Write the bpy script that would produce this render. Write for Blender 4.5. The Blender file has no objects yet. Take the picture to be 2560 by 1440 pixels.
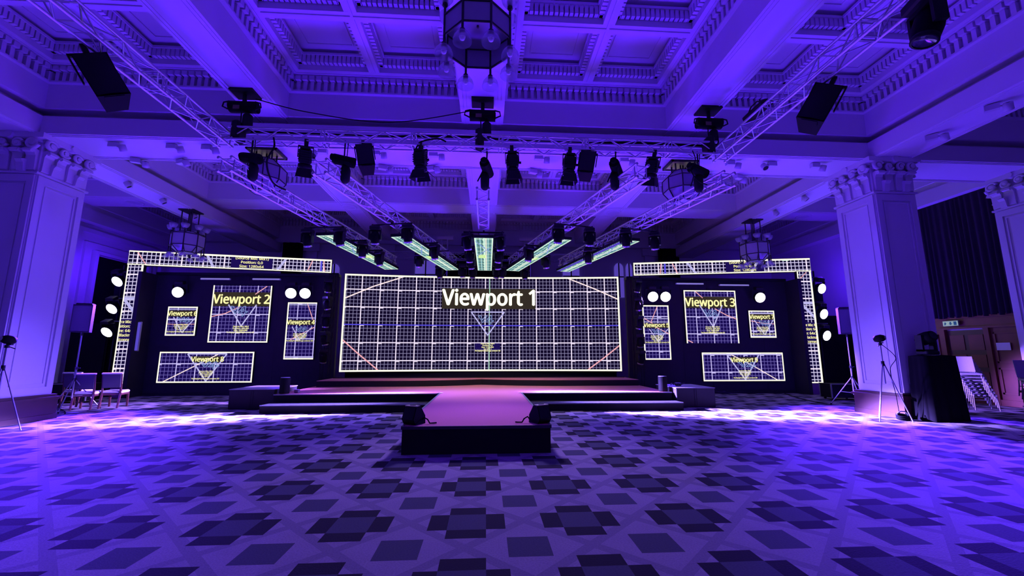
import bpy, math, random
from mathutils import Vector, Matrix, Euler
random.seed(7)
PI = math.pi
R = math.radians
SC = bpy.context.scene
COL = SC.collection

# ---------------------------------------------------------------- camera
cam_d = bpy.data.cameras.new('camera')
cam = bpy.data.objects.new('camera', cam_d)
COL.objects.link(cam)
cam.location = (0, 0, 1.6)
cam.rotation_euler = (R(90 + 8.932), 0, R(-3.567))
cam_d.sensor_width = 36
cam_d.lens = 36 * 1036.7 / 2560
cam_d.clip_start = 0.05
SC.camera = cam

# ---------------------------------------------------------------- world, exposure
w = bpy.data.worlds.new('world')
SC.world = w
w.use_nodes = True
w.node_tree.nodes['Background'].inputs[0].default_value = (0.03, 0.012, 0.35, 1)
w.node_tree.nodes['Background'].inputs[1].default_value = 0.02
SC.view_settings.view_transform = 'Standard'
SC.view_settings.look = 'None'
SC.view_settings.exposure = 0.0
SC.view_settings.gamma = 1.0
SC.view_settings.use_curve_mapping = False
SC.cycles.max_bounces = 5
SC.cycles.diffuse_bounces = 3
SC.cycles.glossy_bounces = 2
SC.cycles.transmission_bounces = 4
SC.cycles.transparent_max_bounces = 6
SC.cycles.sample_clamp_indirect = 3.0
SC.cycles.caustics_reflective = False
SC.cycles.caustics_refractive = False
SC.cycles.use_denoising = True

BLUE = (0.075, 0.008, 1.0)

def lamp(name, kind, loc, target, energy, color, **kw):
    d = bpy.data.lights.new(name, kind)
    d.energy = energy
    d.color = color
    for k, v in kw.items():
        setattr(d, k, v)
    o = bpy.data.objects.new(name, d)
    COL.objects.link(o)
    o.location = loc
    v = Vector(target) - Vector(loc)
    o.rotation_euler = v.to_track_quat('-Z', 'Y').to_euler()
    return o

# unseen blue fill lamps, added near floor level to brighten the ceiling
for (x, y, z, tx, ty, e, sp) in ((-6.75, 14.9, 0.7, -4.5, 10.0, 300, 140), (6.35, 14.7, 0.7, 4.2, 10.0, 300, 140),
                             (-3.0, 13.6, 0.5, -3.0, 12.9, 250, 104), (2.7, 13.6, 0.5, 2.7, 12.9, 250, 104),
                             (-14.2, 13.8, 0.5, -13.8, 12.5, 220, 120), (13.9, 14.6, 0.6, 13.8, 12.5, 220, 120),
                             (-6.4, 8.9, 0.3, -6.9, 7.0, 150, 120), (6.1, 8.9, 0.3, 6.6, 7.0, 150, 120), (-1.8, 9.0, 0.3, -2.2, 7.0, 150, 120), (1.6, 9.0, 0.3, 2.0, 7.0, 150, 120)):
    lamp('ceiling_fill', 'AREA', (x, y, z), (tx, ty, 8.5), e, BLUE, shape='DISK', size=1.0, spread=R(sp))
# cross-shooting wash heads of the two set walls
for (x, y, z, tx, ty, e, a) in ((-7.4, 16.25, 3.9, 6.1, 11.4, 1300000, 11), (6.95, 15.85, 3.83, -5.9, 11.5, 900000, 9.5)):
    lamp('cross_wash', 'SPOT', (x, y, z), (tx, ty, 0), e, (0.27, 0.18, 1.0), spot_size=R(a), spot_blend=1.0, shadow_soft_size=0.2)
    lamp('cross_wash_soft', 'SPOT', (x, y, z), (tx * 1.25, ty - 1.2, 0), 20000, (0.18, 0.10, 1.0), spot_size=R(24), spot_blend=1.0, shadow_soft_size=0.25)
lamp('cross_wash', 'SPOT', (6.95, 15.85, 3.83), (-11.4, 13.9, 0), 300000, (0.30, 0.165, 1.0), spot_size=R(8), spot_blend=0.8, shadow_soft_size=0.2)
lamp('cross_wash', 'SPOT', (-7.4, 16.25, 3.9), (13.6, 11.5, 0.7), 130000, (0.24, 0.12, 1.0), spot_size=R(7), spot_blend=0.8, shadow_soft_size=0.2)
# lamps of the two columns and the outer wall lamps, washing the side floors
for (x, y, z, tx, ty, e) in ((-11.86, 16.3, 3.9, -9.4, 7.6, 62000), (11.19, 15.9, 3.85, 9.2, 7.6, 62000), (6.95, 15.85, 3.83, -7.0, 8.0, 7000), (-7.4, 16.25, 3.9, 6.6, 8.0, 7000)):
    lamp('side_wash', 'SPOT', (x, y, z), (tx, ty, 0), e, (0.085, 0.021, 1.0), spot_size=R(52), spot_blend=1.0, shadow_soft_size=0.25)
for (x, y, z, tx, ty) in ((-14.3, 16.6, 4.95, -16.3, 18.6), (13.9, 16.0, 4.9, 16.0, 18.8)):
    lamp('wall_fill', 'SPOT', (x, y, z), (tx, ty, 4.6), 260, BLUE, spot_size=R(120), spot_blend=1.0, shadow_soft_size=0.2)  # fill spots added near the pole tops to brighten the side walls
# fill spots added below the fan trusses to brighten the stage and catwalk
for x, y in ((-2.1, 13.4), (0.0, 12.0), (2.0, 13.4)):
    lamp('stage_fill', 'SPOT', (x, y, 4.45), (x * 0.6, y + .9, 0.4), 250, (1.0, 0.86, 0.62), spot_size=R(110), spot_blend=1.0, shadow_soft_size=0.12)
lamp('floor_fill', 'SPOT', (0.4, 12.0, 4.7), (0.0, 4.0, 0.0), 1900, (0.36, 0.24, 1.0), spot_size=R(80), spot_blend=1.0, shadow_soft_size=0.3)  # fill spot added to brighten the floor in front of the catwalk

# ---------------------------------------------------------------- helpers
class MB:
    def __init__(s):
        s.v = []; s.f = []; s.sm = []; s.uv = {}; s.M = Matrix.Identity(4)
    def add(s, pts, faces, smooth=False):
        b = len(s.v); M = s.M
        s.v += [tuple(M @ Vector(p)) for p in pts]
        for f in faces:
            s.f.append(tuple(b + i for i in f)); s.sm.append(smooth)
        return s
    def box(s, x0, x1, y0, y1, z0, z1):
        return s.add([(x0, y0, z0), (x1, y0, z0), (x1, y1, z0), (x0, y1, z0), (x0, y0, z1), (x1, y0, z1), (x1, y1, z1), (x0, y1, z1)],
                     [(0, 3, 2, 1), (4, 5, 6, 7), (0, 1, 5, 4), (1, 2, 6, 5), (2, 3, 7, 6), (3, 0, 4, 7)])
    def cbox(s, c, d):
        return s.box(c[0] - d[0] / 2, c[0] + d[0] / 2, c[1] - d[1] / 2, c[1] + d[1] / 2, c[2] - d[2] / 2, c[2] + d[2] / 2)
    def bbox(s, c, d, r=0.02):
        # box with chamfered vertical and horizontal edges
        hx, hy, hz = d[0] / 2, d[1] / 2, d[2] / 2
        r = min(r, hx * .9, hy * .9, hz * .9)
        pts = []; rings = []
        for (z, k) in ((-hz, r), (-hz + r, 0), (hz - r, 0), (hz, r)):
            x, y = hx - k, hy - k
            c2 = r if k == 0 else r * .5
            ring = [(-x + c2, -y), (x - c2, -y), (x, -y + c2), (x, y - c2), (x - c2, y), (-x + c2, y), (-x, y - c2), (-x, -y + c2)]
            rings.append([len(pts) + i for i in range(8)])
            pts += [(c[0] + a, c[1] + b, c[2] + z) for a, b in ring]
        fs = [tuple(reversed(rings[0])), tuple(rings[3])]
        for a, b in zip(rings, rings[1:]):
            for i in range(8):
                j = (i + 1) % 8
                fs.append((a[i], a[j], b[j], b[i]))
        return s.add(pts, fs)
    def cyl(s, p0, p1, r0, r1=None, n=10, caps=True):
        r1 = r0 if r1 is None else r1
        p0 = Vector(p0); p1 = Vector(p1); d = (p1 - p0)
        if d.length < 1e-6: return s
        d.normalize()
        a = d.orthogonal().normalized(); b = d.cross(a)
        pts = []
        for (p, r) in ((p0, r0), (p1, r1)):
            for i in range(n):
                t = 2 * PI * i / n
                pts.append(p + (a * math.cos(t) + b * math.sin(t)) * r)
        s.add(pts, [(i, (i + 1) % n, n + (i + 1) % n, n + i) for i in range(n)], True)
        if caps:
            s.add(pts[:n], [tuple(reversed(range(n)))]); s.add(pts[n:], [tuple(range(n))])
        return s
    def tube(s, path, r, n=6):
        path = [Vector(p) for p in path]
        rings = []; pts = []
        up = None
        for i, p in enumerate(path):
            d = (path[min(i + 1, len(path) - 1)] - path[max(i - 1, 0)]).normalized()
            if up is None or abs(up.dot(d)) > .98: up = d.orthogonal().normalized()
            a = (up - d * up.dot(d)).normalized(); up = a; b = d.cross(a)
            pts += [p + (a * math.cos(2 * PI * k / n) + b * math.sin(2 * PI * k / n)) * r for k in range(n)]
        fs = []
        for i in range(len(path) - 1):
            for k in range(n):
                q = (k + 1) % n
                fs.append((i * n + k, i * n + q, (i + 1) * n + q, (i + 1) * n + k))
        s.add(pts, fs, True)
        s.add(pts[:n], [tuple(reversed(range(n)))]); s.add(pts[-n:], [tuple(range(n))])
        return s
    def lathe(s, prof, c=(0, 0, 0), n=16, smooth=True, rot=0.0):
        pts = []
        for (r, z) in prof:
            for i in range(n):
                t = 2 * PI * i / n + rot
                pts.append((c[0] + r * math.cos(t), c[1] + r * math.sin(t), c[2] + z))
        fs = []
        for j in range(len(prof) - 1):
            for i in range(n):
                q = (i + 1) % n
                fs.append((j * n + i, j * n + q, (j + 1) * n + q, (j + 1) * n + i))
        return s.add(pts, fs, smooth)
    def disc(s, c, r, n=16, axis='z', flip=False):
        pts = []
        for i in range(n):
            t = 2 * PI * i / n
            a, b = r * math.cos(t), r * math.sin(t)
            pts.append({'z': (c[0] + a, c[1] + b, c[2]), 'y': (c[0] + a, c[1], c[2] + b), 'x': (c[0], c[1] + a, c[2] + b)}[axis])
        f = tuple(range(n))
        return s.add(pts, [tuple(reversed(f)) if flip else f])
    def prism(s, poly, x0, x1, axis='x'):
        n = len(poly); pts = []
        for x in (x0, x1):
            for (a, b) in poly:
                pts.append({'x': (x, a, b), 'y': (a, x, b), 'z': (a, b, x)}[axis])
        fs = [tuple(reversed(range(n))), tuple(range(n, 2 * n))] + [(i, (i + 1) % n, n + (i + 1) % n, n + i) for i in range(n)]
        return s.add(pts, fs)
    def quad(s, *p):
        return s.add(p, [tuple(range(len(p)))])
    def grid(s, fn, nu, nv, smooth=True):
        pts = [fn(i / nu, j / nv) for j in range(nv + 1) for i in range(nu + 1)]
        fs = [(j * (nu + 1) + i, j * (nu + 1) + i + 1, (j + 1) * (nu + 1) + i + 1, (j + 1) * (nu + 1) + i) for j in range(nv) for i in range(nu)]
        return s.add(pts, fs, smooth)
    def build(s, name, mat, parent=None, kind=None):
        me = bpy.data.meshes.new(name)
        me.from_pydata(s.v, [], s.f)
        me.polygons.foreach_set('use_smooth', s.sm)
        if s.uv:
            ul = me.uv_layers.new(name='UVMap')
            for p in me.polygons:
                for li in p.loop_indices:
                    ul.data[li].uv = s.uv.get(me.loops[li].vertex_index, (0, 0))
        me.validate(); me.update()
        if mat: me.materials.append(mat)
        o = bpy.data.objects.new(name, me)
        COL.objects.link(o)
        if parent: o.parent = parent
        if kind: o['kind'] = kind
        return o

def tag(o, label=None, cat=None, group=None, kind=None):
    if label: o['label'] = label
    if cat: o['category'] = cat
    if group: o['group'] = group
    if kind: o['kind'] = kind
    return o

def thing(name, label, cat, loc=(0, 0, 0), rot=(0, 0, 0), group=None):
    o = bpy.data.objects.new(name, None)
    o.empty_display_size = 0.1
    COL.objects.link(o)
    o.location = loc; o.rotation_euler = rot
    return tag(o, label, cat, group)

def dup(root, loc, rot=None, label=None, group=None, scale=None):
    r = root.copy(); COL.objects.link(r)
    r.location = loc
    if rot is not None: r.rotation_euler = rot
    if scale is not None: r.scale = (scale,) * 3
    if label: r['label'] = label
    if group: r['group'] = group
    for ch in list(root.children):
        c = ch.copy(); COL.objects.link(c); c.parent = r
        for g in list(ch.children):
            d = g.copy(); COL.objects.link(d); d.parent = c
    return r

def T(*a): return Matrix.Translation(Vector(a))
def RX(a): return Matrix.Rotation(a, 4, 'X')
def RY(a): return Matrix.Rotation(a, 4, 'Y')
def RZ(a): return Matrix.Rotation(a, 4, 'Z')

# ---------------------------------------------------------------- materials
def mat(name, col, rough=0.6, metal=0.0, noise=0.0, nscale=8.0, bump=0.0, emit=None, estr=0.0, spec=None, alpha=None):
    m = bpy.data.materials.new(name); m.use_nodes = True
    nt = m.node_tree; b = nt.nodes['Principled BSDF']
    b.inputs['Base Color'].default_value = (*col, 1)
    b.inputs['Roughness'].default_value = rough
    b.inputs['Metallic'].default_value = metal
    if spec is not None: b.inputs['Specular IOR Level'].default_value = spec
    if alpha is not None: b.inputs['Alpha'].default_value = alpha
    if emit:
        b.inputs['Emission Color'].default_value = (*emit, 1)
        b.inputs['Emission Strength'].default_value = estr
    if noise or bump:
        tc = nt.nodes.new('ShaderNodeTexCoord'); nz = nt.nodes.new('ShaderNodeTexNoise')
        nz.inputs['Scale'].default_value = nscale; nz.inputs['Detail'].default_value = 4
        nt.links.new(tc.outputs['Object'], nz.inputs['Vector'])
        if noise:
            mx = nt.nodes.new('ShaderNodeMix'); mx.data_type = 'RGBA'
            mx.inputs['A'].default_value = (*[c * (1 - noise) for c in col], 1)
            mx.inputs['B'].default_value = (*[min(1, c * (1 + noise)) for c in col], 1)
            nt.links.new(nz.outputs['Fac'], mx.inputs['Factor'])
            nt.links.new(mx.outputs['Result'], b.inputs['Base Color'])
        if bump:
            bp = nt.nodes.new('ShaderNodeBump'); bp.inputs['Strength'].default_value = bump; bp.inputs['Distance'].default_value = 0.02
            nt.links.new(nz.outputs['Fac'], bp.inputs['Height']); nt.links.new(bp.outputs['Normal'], b.inputs['Normal'])
    return m

def emission(name, col, s):
    m = bpy.data.materials.new(name); m.use_nodes = True
    nt = m.node_tree; nt.nodes.clear()
    e = nt.nodes.new('ShaderNodeEmission'); o = nt.nodes.new('ShaderNodeOutputMaterial')
    e.inputs[0].default_value = (*col, 1); e.inputs[1].default_value = s
    nt.links.new(e.outputs[0], o.inputs[0])
    return m

class NB:
    """small node-math builder"""
    def __init__(s, nt): s.nt = nt
    def m(s, op, a, b=None, c=None):
        n = s.nt.nodes.new('ShaderNodeMath'); n.operation = op
        for i, x in enumerate((a, b, c)):
            if x is None: continue
            if isinstance(x, (int, float)): n.inputs[i].default_value = x
            else: s.nt.links.new(x, n.inputs[i])
        return n.outputs[0]
    def mix(s, f, a, b):
        n = s.nt.nodes.new('ShaderNodeMix'); n.data_type = 'RGBA'
        for k, x in (('Factor', f), ('A', a), ('B', b)):
            if isinstance(x, (int, float)): n.inputs[k].default_value = x
            elif isinstance(x, tuple): n.inputs[k].default_value = (*x, 1)
            else: s.nt.links.new(x, n.inputs[k])
        return n.outputs['Result']

def led_grid(name, pitch, ou, ov, base, minor, major, wmin=0.02, wmaj=0.04, sub=5, strength=1.0):
    m = bpy.data.materials.new(name); m.use_nodes = True
    nt = m.node_tree; nt.nodes.clear(); nb = NB(nt)
    uv = nt.nodes.new('ShaderNodeUVMap'); sp = nt.nodes.new('ShaderNodeSeparateXYZ')
    nt.links.new(uv.outputs[0], sp.inputs[0])
    def line(src, off, p, wd):
        t = nb.m('DIVIDE', nb.m('SUBTRACT', src, off), p)
        fr = nb.m('SUBTRACT', t, nb.m('FLOOR', nb.m('ADD', t, 0.5)))
        return nb.m('LESS_THAN', nb.m('MULTIPLY', nb.m('ABSOLUTE', fr), p), wd / 2)
    U, V = sp.outputs[0], sp.outputs[1]
    mn = nb.m('MAXIMUM', line(U, ou, pitch / sub, wmin), line(V, ov, pitch / sub, wmin))
    mj = nb.m('MAXIMUM', line(U, ou, pitch, wmaj), line(V, ov, pitch, wmaj))
    # the small bright coordinate tabs just below every crossing of heavy lines
    def band(src, off, p, a, b):
        t = nb.m('DIVIDE', nb.m('SUBTRACT', src, off), p)
        fr = nb.m('MULTIPLY', nb.m('FRACT', t), p)
        return nb.m('MULTIPLY', nb.m('GREATER_THAN', fr, a), nb.m('LESS_THAN', fr, b))
    tab = nb.m('MULTIPLY', band(U, ou, pitch, 0.02, 0.16), band(V, ov, pitch, pitch - 0.055, pitch))
    c = nb.mix(mn, base, minor)
    c = nb.mix(tab, c, tuple(x * .75 for x in major))
    c = nb.mix(mj, c, major)
    e = nt.nodes.new('ShaderNodeEmission'); o = nt.nodes.new('ShaderNodeOutputMaterial')
    nt.links.new(c, e.inputs[0]); e.inputs[1].default_value = strength
    nt.links.new(e.outputs[0], o.inputs[0])
    return m

def carpet_material():
    m = bpy.data.materials.new('patterned_carpet'); m.use_nodes = True
    nt = m.node_tree; b = nt.nodes['Principled BSDF']; nb = NB(nt)
    tc = nt.nodes.new('ShaderNodeTexCoord'); sp = nt.nodes.new('ShaderNodeSeparateXYZ')
    nt.links.new(tc.outputs['Object'], sp.inputs[0])
    u = 0.1804
    def fold(src, o):
        t = nb.m('DIVIDE', nb.m('SUBTRACT', src, o), u * 6)
        fr = nb.m('SUBTRACT', t, nb.m('FLOOR', nb.m('ADD', t, 0.5)))
        return nb.m('ABSOLUTE', nb.m('MULTIPLY', fr, 6))
    ax = fold(sp.outputs[0], -0.163); ay = fold(sp.outputs[1], 4.300)
    def inside(a, lo, hi):
        return nb.m('MULTIPLY', nb.m('GREATER_THAN', a, lo), nb.m('LESS_THAN', a, hi))
    cen = nb.m('MULTIPLY', inside(ax, -1, 1), inside(ay, -1, 1))
    blk = nb.m('MAXIMUM', nb.m('MULTIPLY', inside(ax, 1, 2), inside(ay, -1, 1)), nb.m('MULTIPLY', inside(ay, 1, 2), inside(ax, -1, 1)))
    sq = nb.m('MULTIPLY', nb.m('GREATER_THAN', ax, 2), nb.m('GREATER_THAN', ay, 2))
    dia = nb.m('LESS_THAN', nb.m('ABSOLUTE', nb.m('SUBTRACT', nb.m('ADD', ax, ay), 3.0)), 0.38)
    nz = nt.nodes.new('ShaderNodeTexNoise'); nz.inputs['Scale'].default_value = 3.0; nz.inputs['Detail'].default_value = 5
    nt.links.new(tc.outputs['Object'], nz.inputs['Vector'])
    nz2 = nt.nodes.new('ShaderNodeTexNoise'); nz2.inputs['Scale'].default_value = 60.0; nz2.inputs['Detail'].default_value = 2
    nt.links.new(tc.outputs['Object'], nz2.inputs['Vector'])
    g = nb.mix(nz.outputs['Fac'], (0.30, 0.25, 0.30), (0.40, 0.335, 0.39))
    c = nb.mix(dia, g, (0.262, 0.222, 0.268))
    c = nb.mix(nb.m('MAXIMUM', cen, sq), c, (0.085, 0.085, 0.11))
    c = nb.mix(blk, c, (0.022, 0.016, 0.03))
    f2 = nb.m('ADD', nb.m('MULTIPLY', nz2.outputs['Fac'], 0.5), 0.75)
    vm = nt.nodes.new('ShaderNodeVectorMath'); vm.operation = 'SCALE'
    nt.links.new(c, vm.inputs[0]); nt.links.new(f2, vm.inputs['Scale'])
    nt.links.new(vm.outputs[0], b.inputs['Base Color'])
    b.inputs['Roughness'].default_value = 0.95
    b.inputs['Specular IOR Level'].default_value = 0.15
    bp = nt.nodes.new('ShaderNodeBump'); bp.inputs['Strength'].default_value = 0.3; bp.inputs['Distance'].default_value = 0.01
    nt.links.new(nz2.outputs['Fac'], bp.inputs['Height']); nt.links.new(bp.outputs['Normal'], b.inputs['Normal'])
    return m

PLASTER = mat('white_plaster', (0.74, 0.72, 0.75), 0.75, noise=0.04, nscale=1.5)
CARPET = carpet_material()
STAGE = mat('rose_stage_carpet', (0.60, 0.20, 0.22), 0.95, noise=0.12, nscale=30, spec=0.1)
STAGEBLK = mat('black_stage_skirt', (0.012, 0.011, 0.013), 0.8, noise=0.2, nscale=20, spec=0.2)
BLACK = mat('black_metal', (0.010, 0.010, 0.011), 0.55, noise=0.2, nscale=25, spec=0.2)
BLACKP = mat('black_plastic', (0.005, 0.005, 0.0055), 0.7, noise=0.15, nscale=20, spec=0.08)
DRAPE = mat('black_drape', (0.006, 0.0055, 0.007), 0.95, noise=0.25, nscale=4, spec=0.05)
CURTAIN = mat('dark_velvet_curtain', (0.030, 0.024, 0.040), 0.9, noise=0.2, nscale=6, spec=0.1)
FLAT = mat('black_set_flat', (0.022, 0.020, 0.026), 0.75, noise=0.2, nscale=3, spec=0.2)
ALU = mat('truss_aluminium', (0.70, 0.70, 0.72), 0.45, metal=0.75, noise=0.08, nscale=14)
GREYM = mat('grey_metal', (0.25, 0.25, 0.27), 0.4, metal=0.6, noise=0.1, nscale=12)
WOOD = mat('mahogany', (0.15, 0.035, 0.022), 0.45, noise=0.35, nscale=3)
WOODD = mat('dark_plinth_wood', (0.06, 0.018, 0.016), 0.4, noise=0.3, nscale=4)
CLOTH = mat('pale_chair_cloth', (0.48, 0.47, 0.50), 0.9, noise=0.08, nscale=30)
CLOTHD = mat('dark_chair_cloth', (0.035, 0.03, 0.045), 0.9, noise=0.1, nscale=30)
SEAT = mat('grey_seat_cloth', (0.42, 0.40, 0.42), 0.9, noise=0.1, nscale=30)
EDGE = mat('edge_strip', (.2, .16, .2), .5, noise=.1)
GLOWB = emission('batten_pale_glow', (.30, .24, .85), .7)
PAPER = mat('white_paper', (0.8, 0.8, 0.8), 0.8, noise=0.02)
TAPE = mat('white_tape', (0.8, 0.78, 0.8), 0.6, noise=0.03)
YELL = mat('yellow_label', (0.16, 0.14, 0.03), 0.6, noise=0.1)
WEDGET = mat('buff_plywood', (0.55, 0.5, 0.28), 0.5, noise=0.1)
BRONZE = mat('dark_bronze', (0.035, 0.03, 0.035), 0.4, metal=0.5, noise=0.2, nscale=20)
GLASS = mat('frosted_lantern_glass', (0.42, 0.40, 0.48), 0.35, noise=0.15, nscale=5)
CUP = bpy.data.materials.new('clear_glass_shade'); CUP.use_nodes = True
_b = CUP.node_tree.nodes['Principled BSDF']
_b.inputs['Base Color'].default_value = (0.75, 0.75, 0.85, 1); _b.inputs['Roughness'].default_value = 0.12; _b.inputs['Alpha'].default_value = 0.38
BULB = mat('opal_bulb', (0.85, 0.83, 0.86), 0.3, noise=0.02)
WHITEB = mat('white_enamel', (0.62, 0.61, 0.64), 0.4, noise=0.05)
LENS_ON = emission('lit_wash_lens', (0.86, 0.84, 1.0), 9.0)
LENS_OFF = mat('dark_lens_glass', (0.03, 0.03, 0.04), 0.08, noise=0.1)
PLATE_LIT = mat('brass_ceiling_rose', (0.75, 0.68, 0.35), 0.35, metal=0.4, noise=0.2, nscale=9)
RINGW = mat('pale_lens_ring', (0.42, 0.42, 0.44), 0.3, metal=0.8, noise=0.05)
PURPLE = mat('violet_base_board', (0.30, 0.10, 0.42), 0.7, noise=0.1)
E_WHITE = emission('led_white', (0.95, 0.88, 1.0), 1.0)
E_EDGE = emission('led_pale_yellow', (1.0, 0.95, 0.78), 1.15)
E_YEL = emission('led_yellow', (1.0, 0.93, 0.42), 1.1)
E_YELW = emission('led_bright_yellow', (1.0, 0.98, 0.70), 1.6)
E_PINK = emission('led_pink', (1.0, 0.45, 0.52), 0.9)
E_PALE = emission('led_pale_pink', (1.0, 0.80, 0.82), 1.0)
E_LAV = emission('led_lavender', (0.60, 0.56, 1.0), 0.85)
E_LBLU = emission('led_light_blue', (0.28, 0.42, 0.85), 0.8)
E_BLUE = emission('led_blue', (0.12, 0.09, 0.95), 0.8)
E_GRN = emission('led_green', (0.55, 0.95, 0.70), 0.8)
E_DARK = emission('led_dark', (0.035, 0.026, 0.020), 1.0)
E_NAVY = emission('led_navy', (0.012, 0.005, 0.09), 1.0)
E_VIO = emission('led_violet', (0.16, 0.09, 0.95), 0.55)
E_LIME = emission('led_lime', (0.72, 1.0, 0.42), 0.9)

# ---------------------------------------------------------------- room shell
XL, XR = -16.3, 16.0          # side walls
YB, YF = 22.0, -8.0           # back and front walls
ZC = 9.05
b = MB(); b.box(XL - .3, XR + .3, YF - .3, YB + .3, -.2, 0)
tag(b.build('floor', CARPET), kind='structure')

def wallbox(name, x0, x1, y0, y1, z0=0, z1=9.3, m=PLASTER):
    q = MB(); q.box(x0, x1, y0, y1, z0, z1)
    return tag(q.build(name, m), kind='structure')
wall_left = wallbox('wall_left', XL - .3, XL, YF, YB)
wall_right = wallbox('wall_right', XR, XR + .3, YF, YB)
wall_back = wallbox('wall_back', XL - .3, XR + .3, YB, YB + .3)
wall_front = wallbox('wall_front', XL - .3, XR + .3, YF - .3, YF)

# ceiling: slab with coffers, beams and ribs as parts
b = MB(); b.box(XL - .3, XR + .3, YF - .3, YB + .3, ZC, 9.3)
ceiling = tag(b.build('ceiling', PLASTER), kind='structure')
ZB, Z0, Z1, ZF, ZD = 6.85, 7.30, 7.50, 8.17, 8.56
XA0, XA1 = -11.95, -10.80     # left row of columns
XA2, XA3 = 10.40, 11.55       # right row
RIBS = ((-5.95, -5.05), (-.68, .39), (4.75, 5.70))

def beam_x(q, y0, y1, x0, x1, low=ZB):
    if low < 7:
        q.box(x0, x1, y0, y1, low, Z0)
        q.box(x0, x1, y0 + .30, y1 - .30, Z0, Z1)
    q.box(x0, x1, y0 - (.02 if low < 7 else 0), y1 + (.02 if low < 7 else 0), Z1 if low < 7 else low - .006, ZC)
    for s in (y0 + .06, y0 + .13, y1 - .06, y1 - .13):
        q.box(x0, x1, s - .012, s + .012, low - .018, low)
def beam_y(q, x0, x1, y0, y1, low=ZB):
    if low < 7:
        q.box(x0, x1, y0, y1, low + .006, Z0 - .004)
        q.box(x0 + .30, x1 - .30, y0, y1, Z0, Z1)
    q.box(x0 - (.02 if low < 7 else 0), x1 + (.02 if low < 7 else 0), y0, y1, (Z1 + .004) if low < 7 else low, ZC)
    for s in (x0 + .07, x0 + .15, x1 - .07, x1 - .15):
        q.box(s - .014, s + .014, y0, y1, low - .017, low + .006)
b = MB(); beam_x(b, 10.0, 11.35, XL, XR); b.build('cross_beam', PLASTER, ceiling)
b = MB(); beam_x(b, 15.95, 17.10, XL, XR, 7.49); b.build('cross_beam', PLASTER, ceiling)
for (x0, x1) in ((XA0, XA1), (XA2, XA3)):
    b = MB(); beam_y(b, x0, x1, YF, YB); b.build('side_beam', PLASTER, ceiling)
for (x0, x1) in RIBS:
    b = MB(); beam_y(b, x0, x1, YF, YB, 7.49); b.build('rib', PLASTER, ceiling)
for (x0, x1) in ((XL, XL + .45), (XR - .45, XR)):
    b = MB(); b.box(x0, x1, YF, YB, 6.82, Z0); b.box(x0 + .05, x1 - .05, YF, YB, Z0, Z1); b.box(x0, x1, YF, YB, Z1, ZC)
    b.build('wall_cornice', PLASTER, ceiling)
b = MB(); b.box(XL, XR, YB - .4, YB, 7.3, ZC); b.build('wall_cornice', PLASTER, ceiling)

def row_blocks(q, p0, p1, inward, pitch, wd, dp, z0, z1, gap0=0.0):
    """a row of blocks along the line p0-p1, standing out by dp in the direction inward"""
    p0 = Vector(p0); p1 = Vector(p1); L = (p1 - p0).length; d = (p1 - p0) / L; nrm = Vector(inward)
    n = max(1, int(L / pitch)); st = L / n
    for i in range(n):
        c = p0 + d * (st * (i + .5))
        a = c - d * wd / 2; e = c + d * wd / 2
        f = nrm * dp
        P = [a, e, e + f, a + f]
        q.add([(*v, z0) for v in P] + [(*v, z1) for v in P], [(3, 2, 1, 0), (4, 5, 6, 7), (0, 1, 5, 4), (1, 2, 6, 5), (2, 3, 7, 6), (3, 0, 4, 7)])

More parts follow.
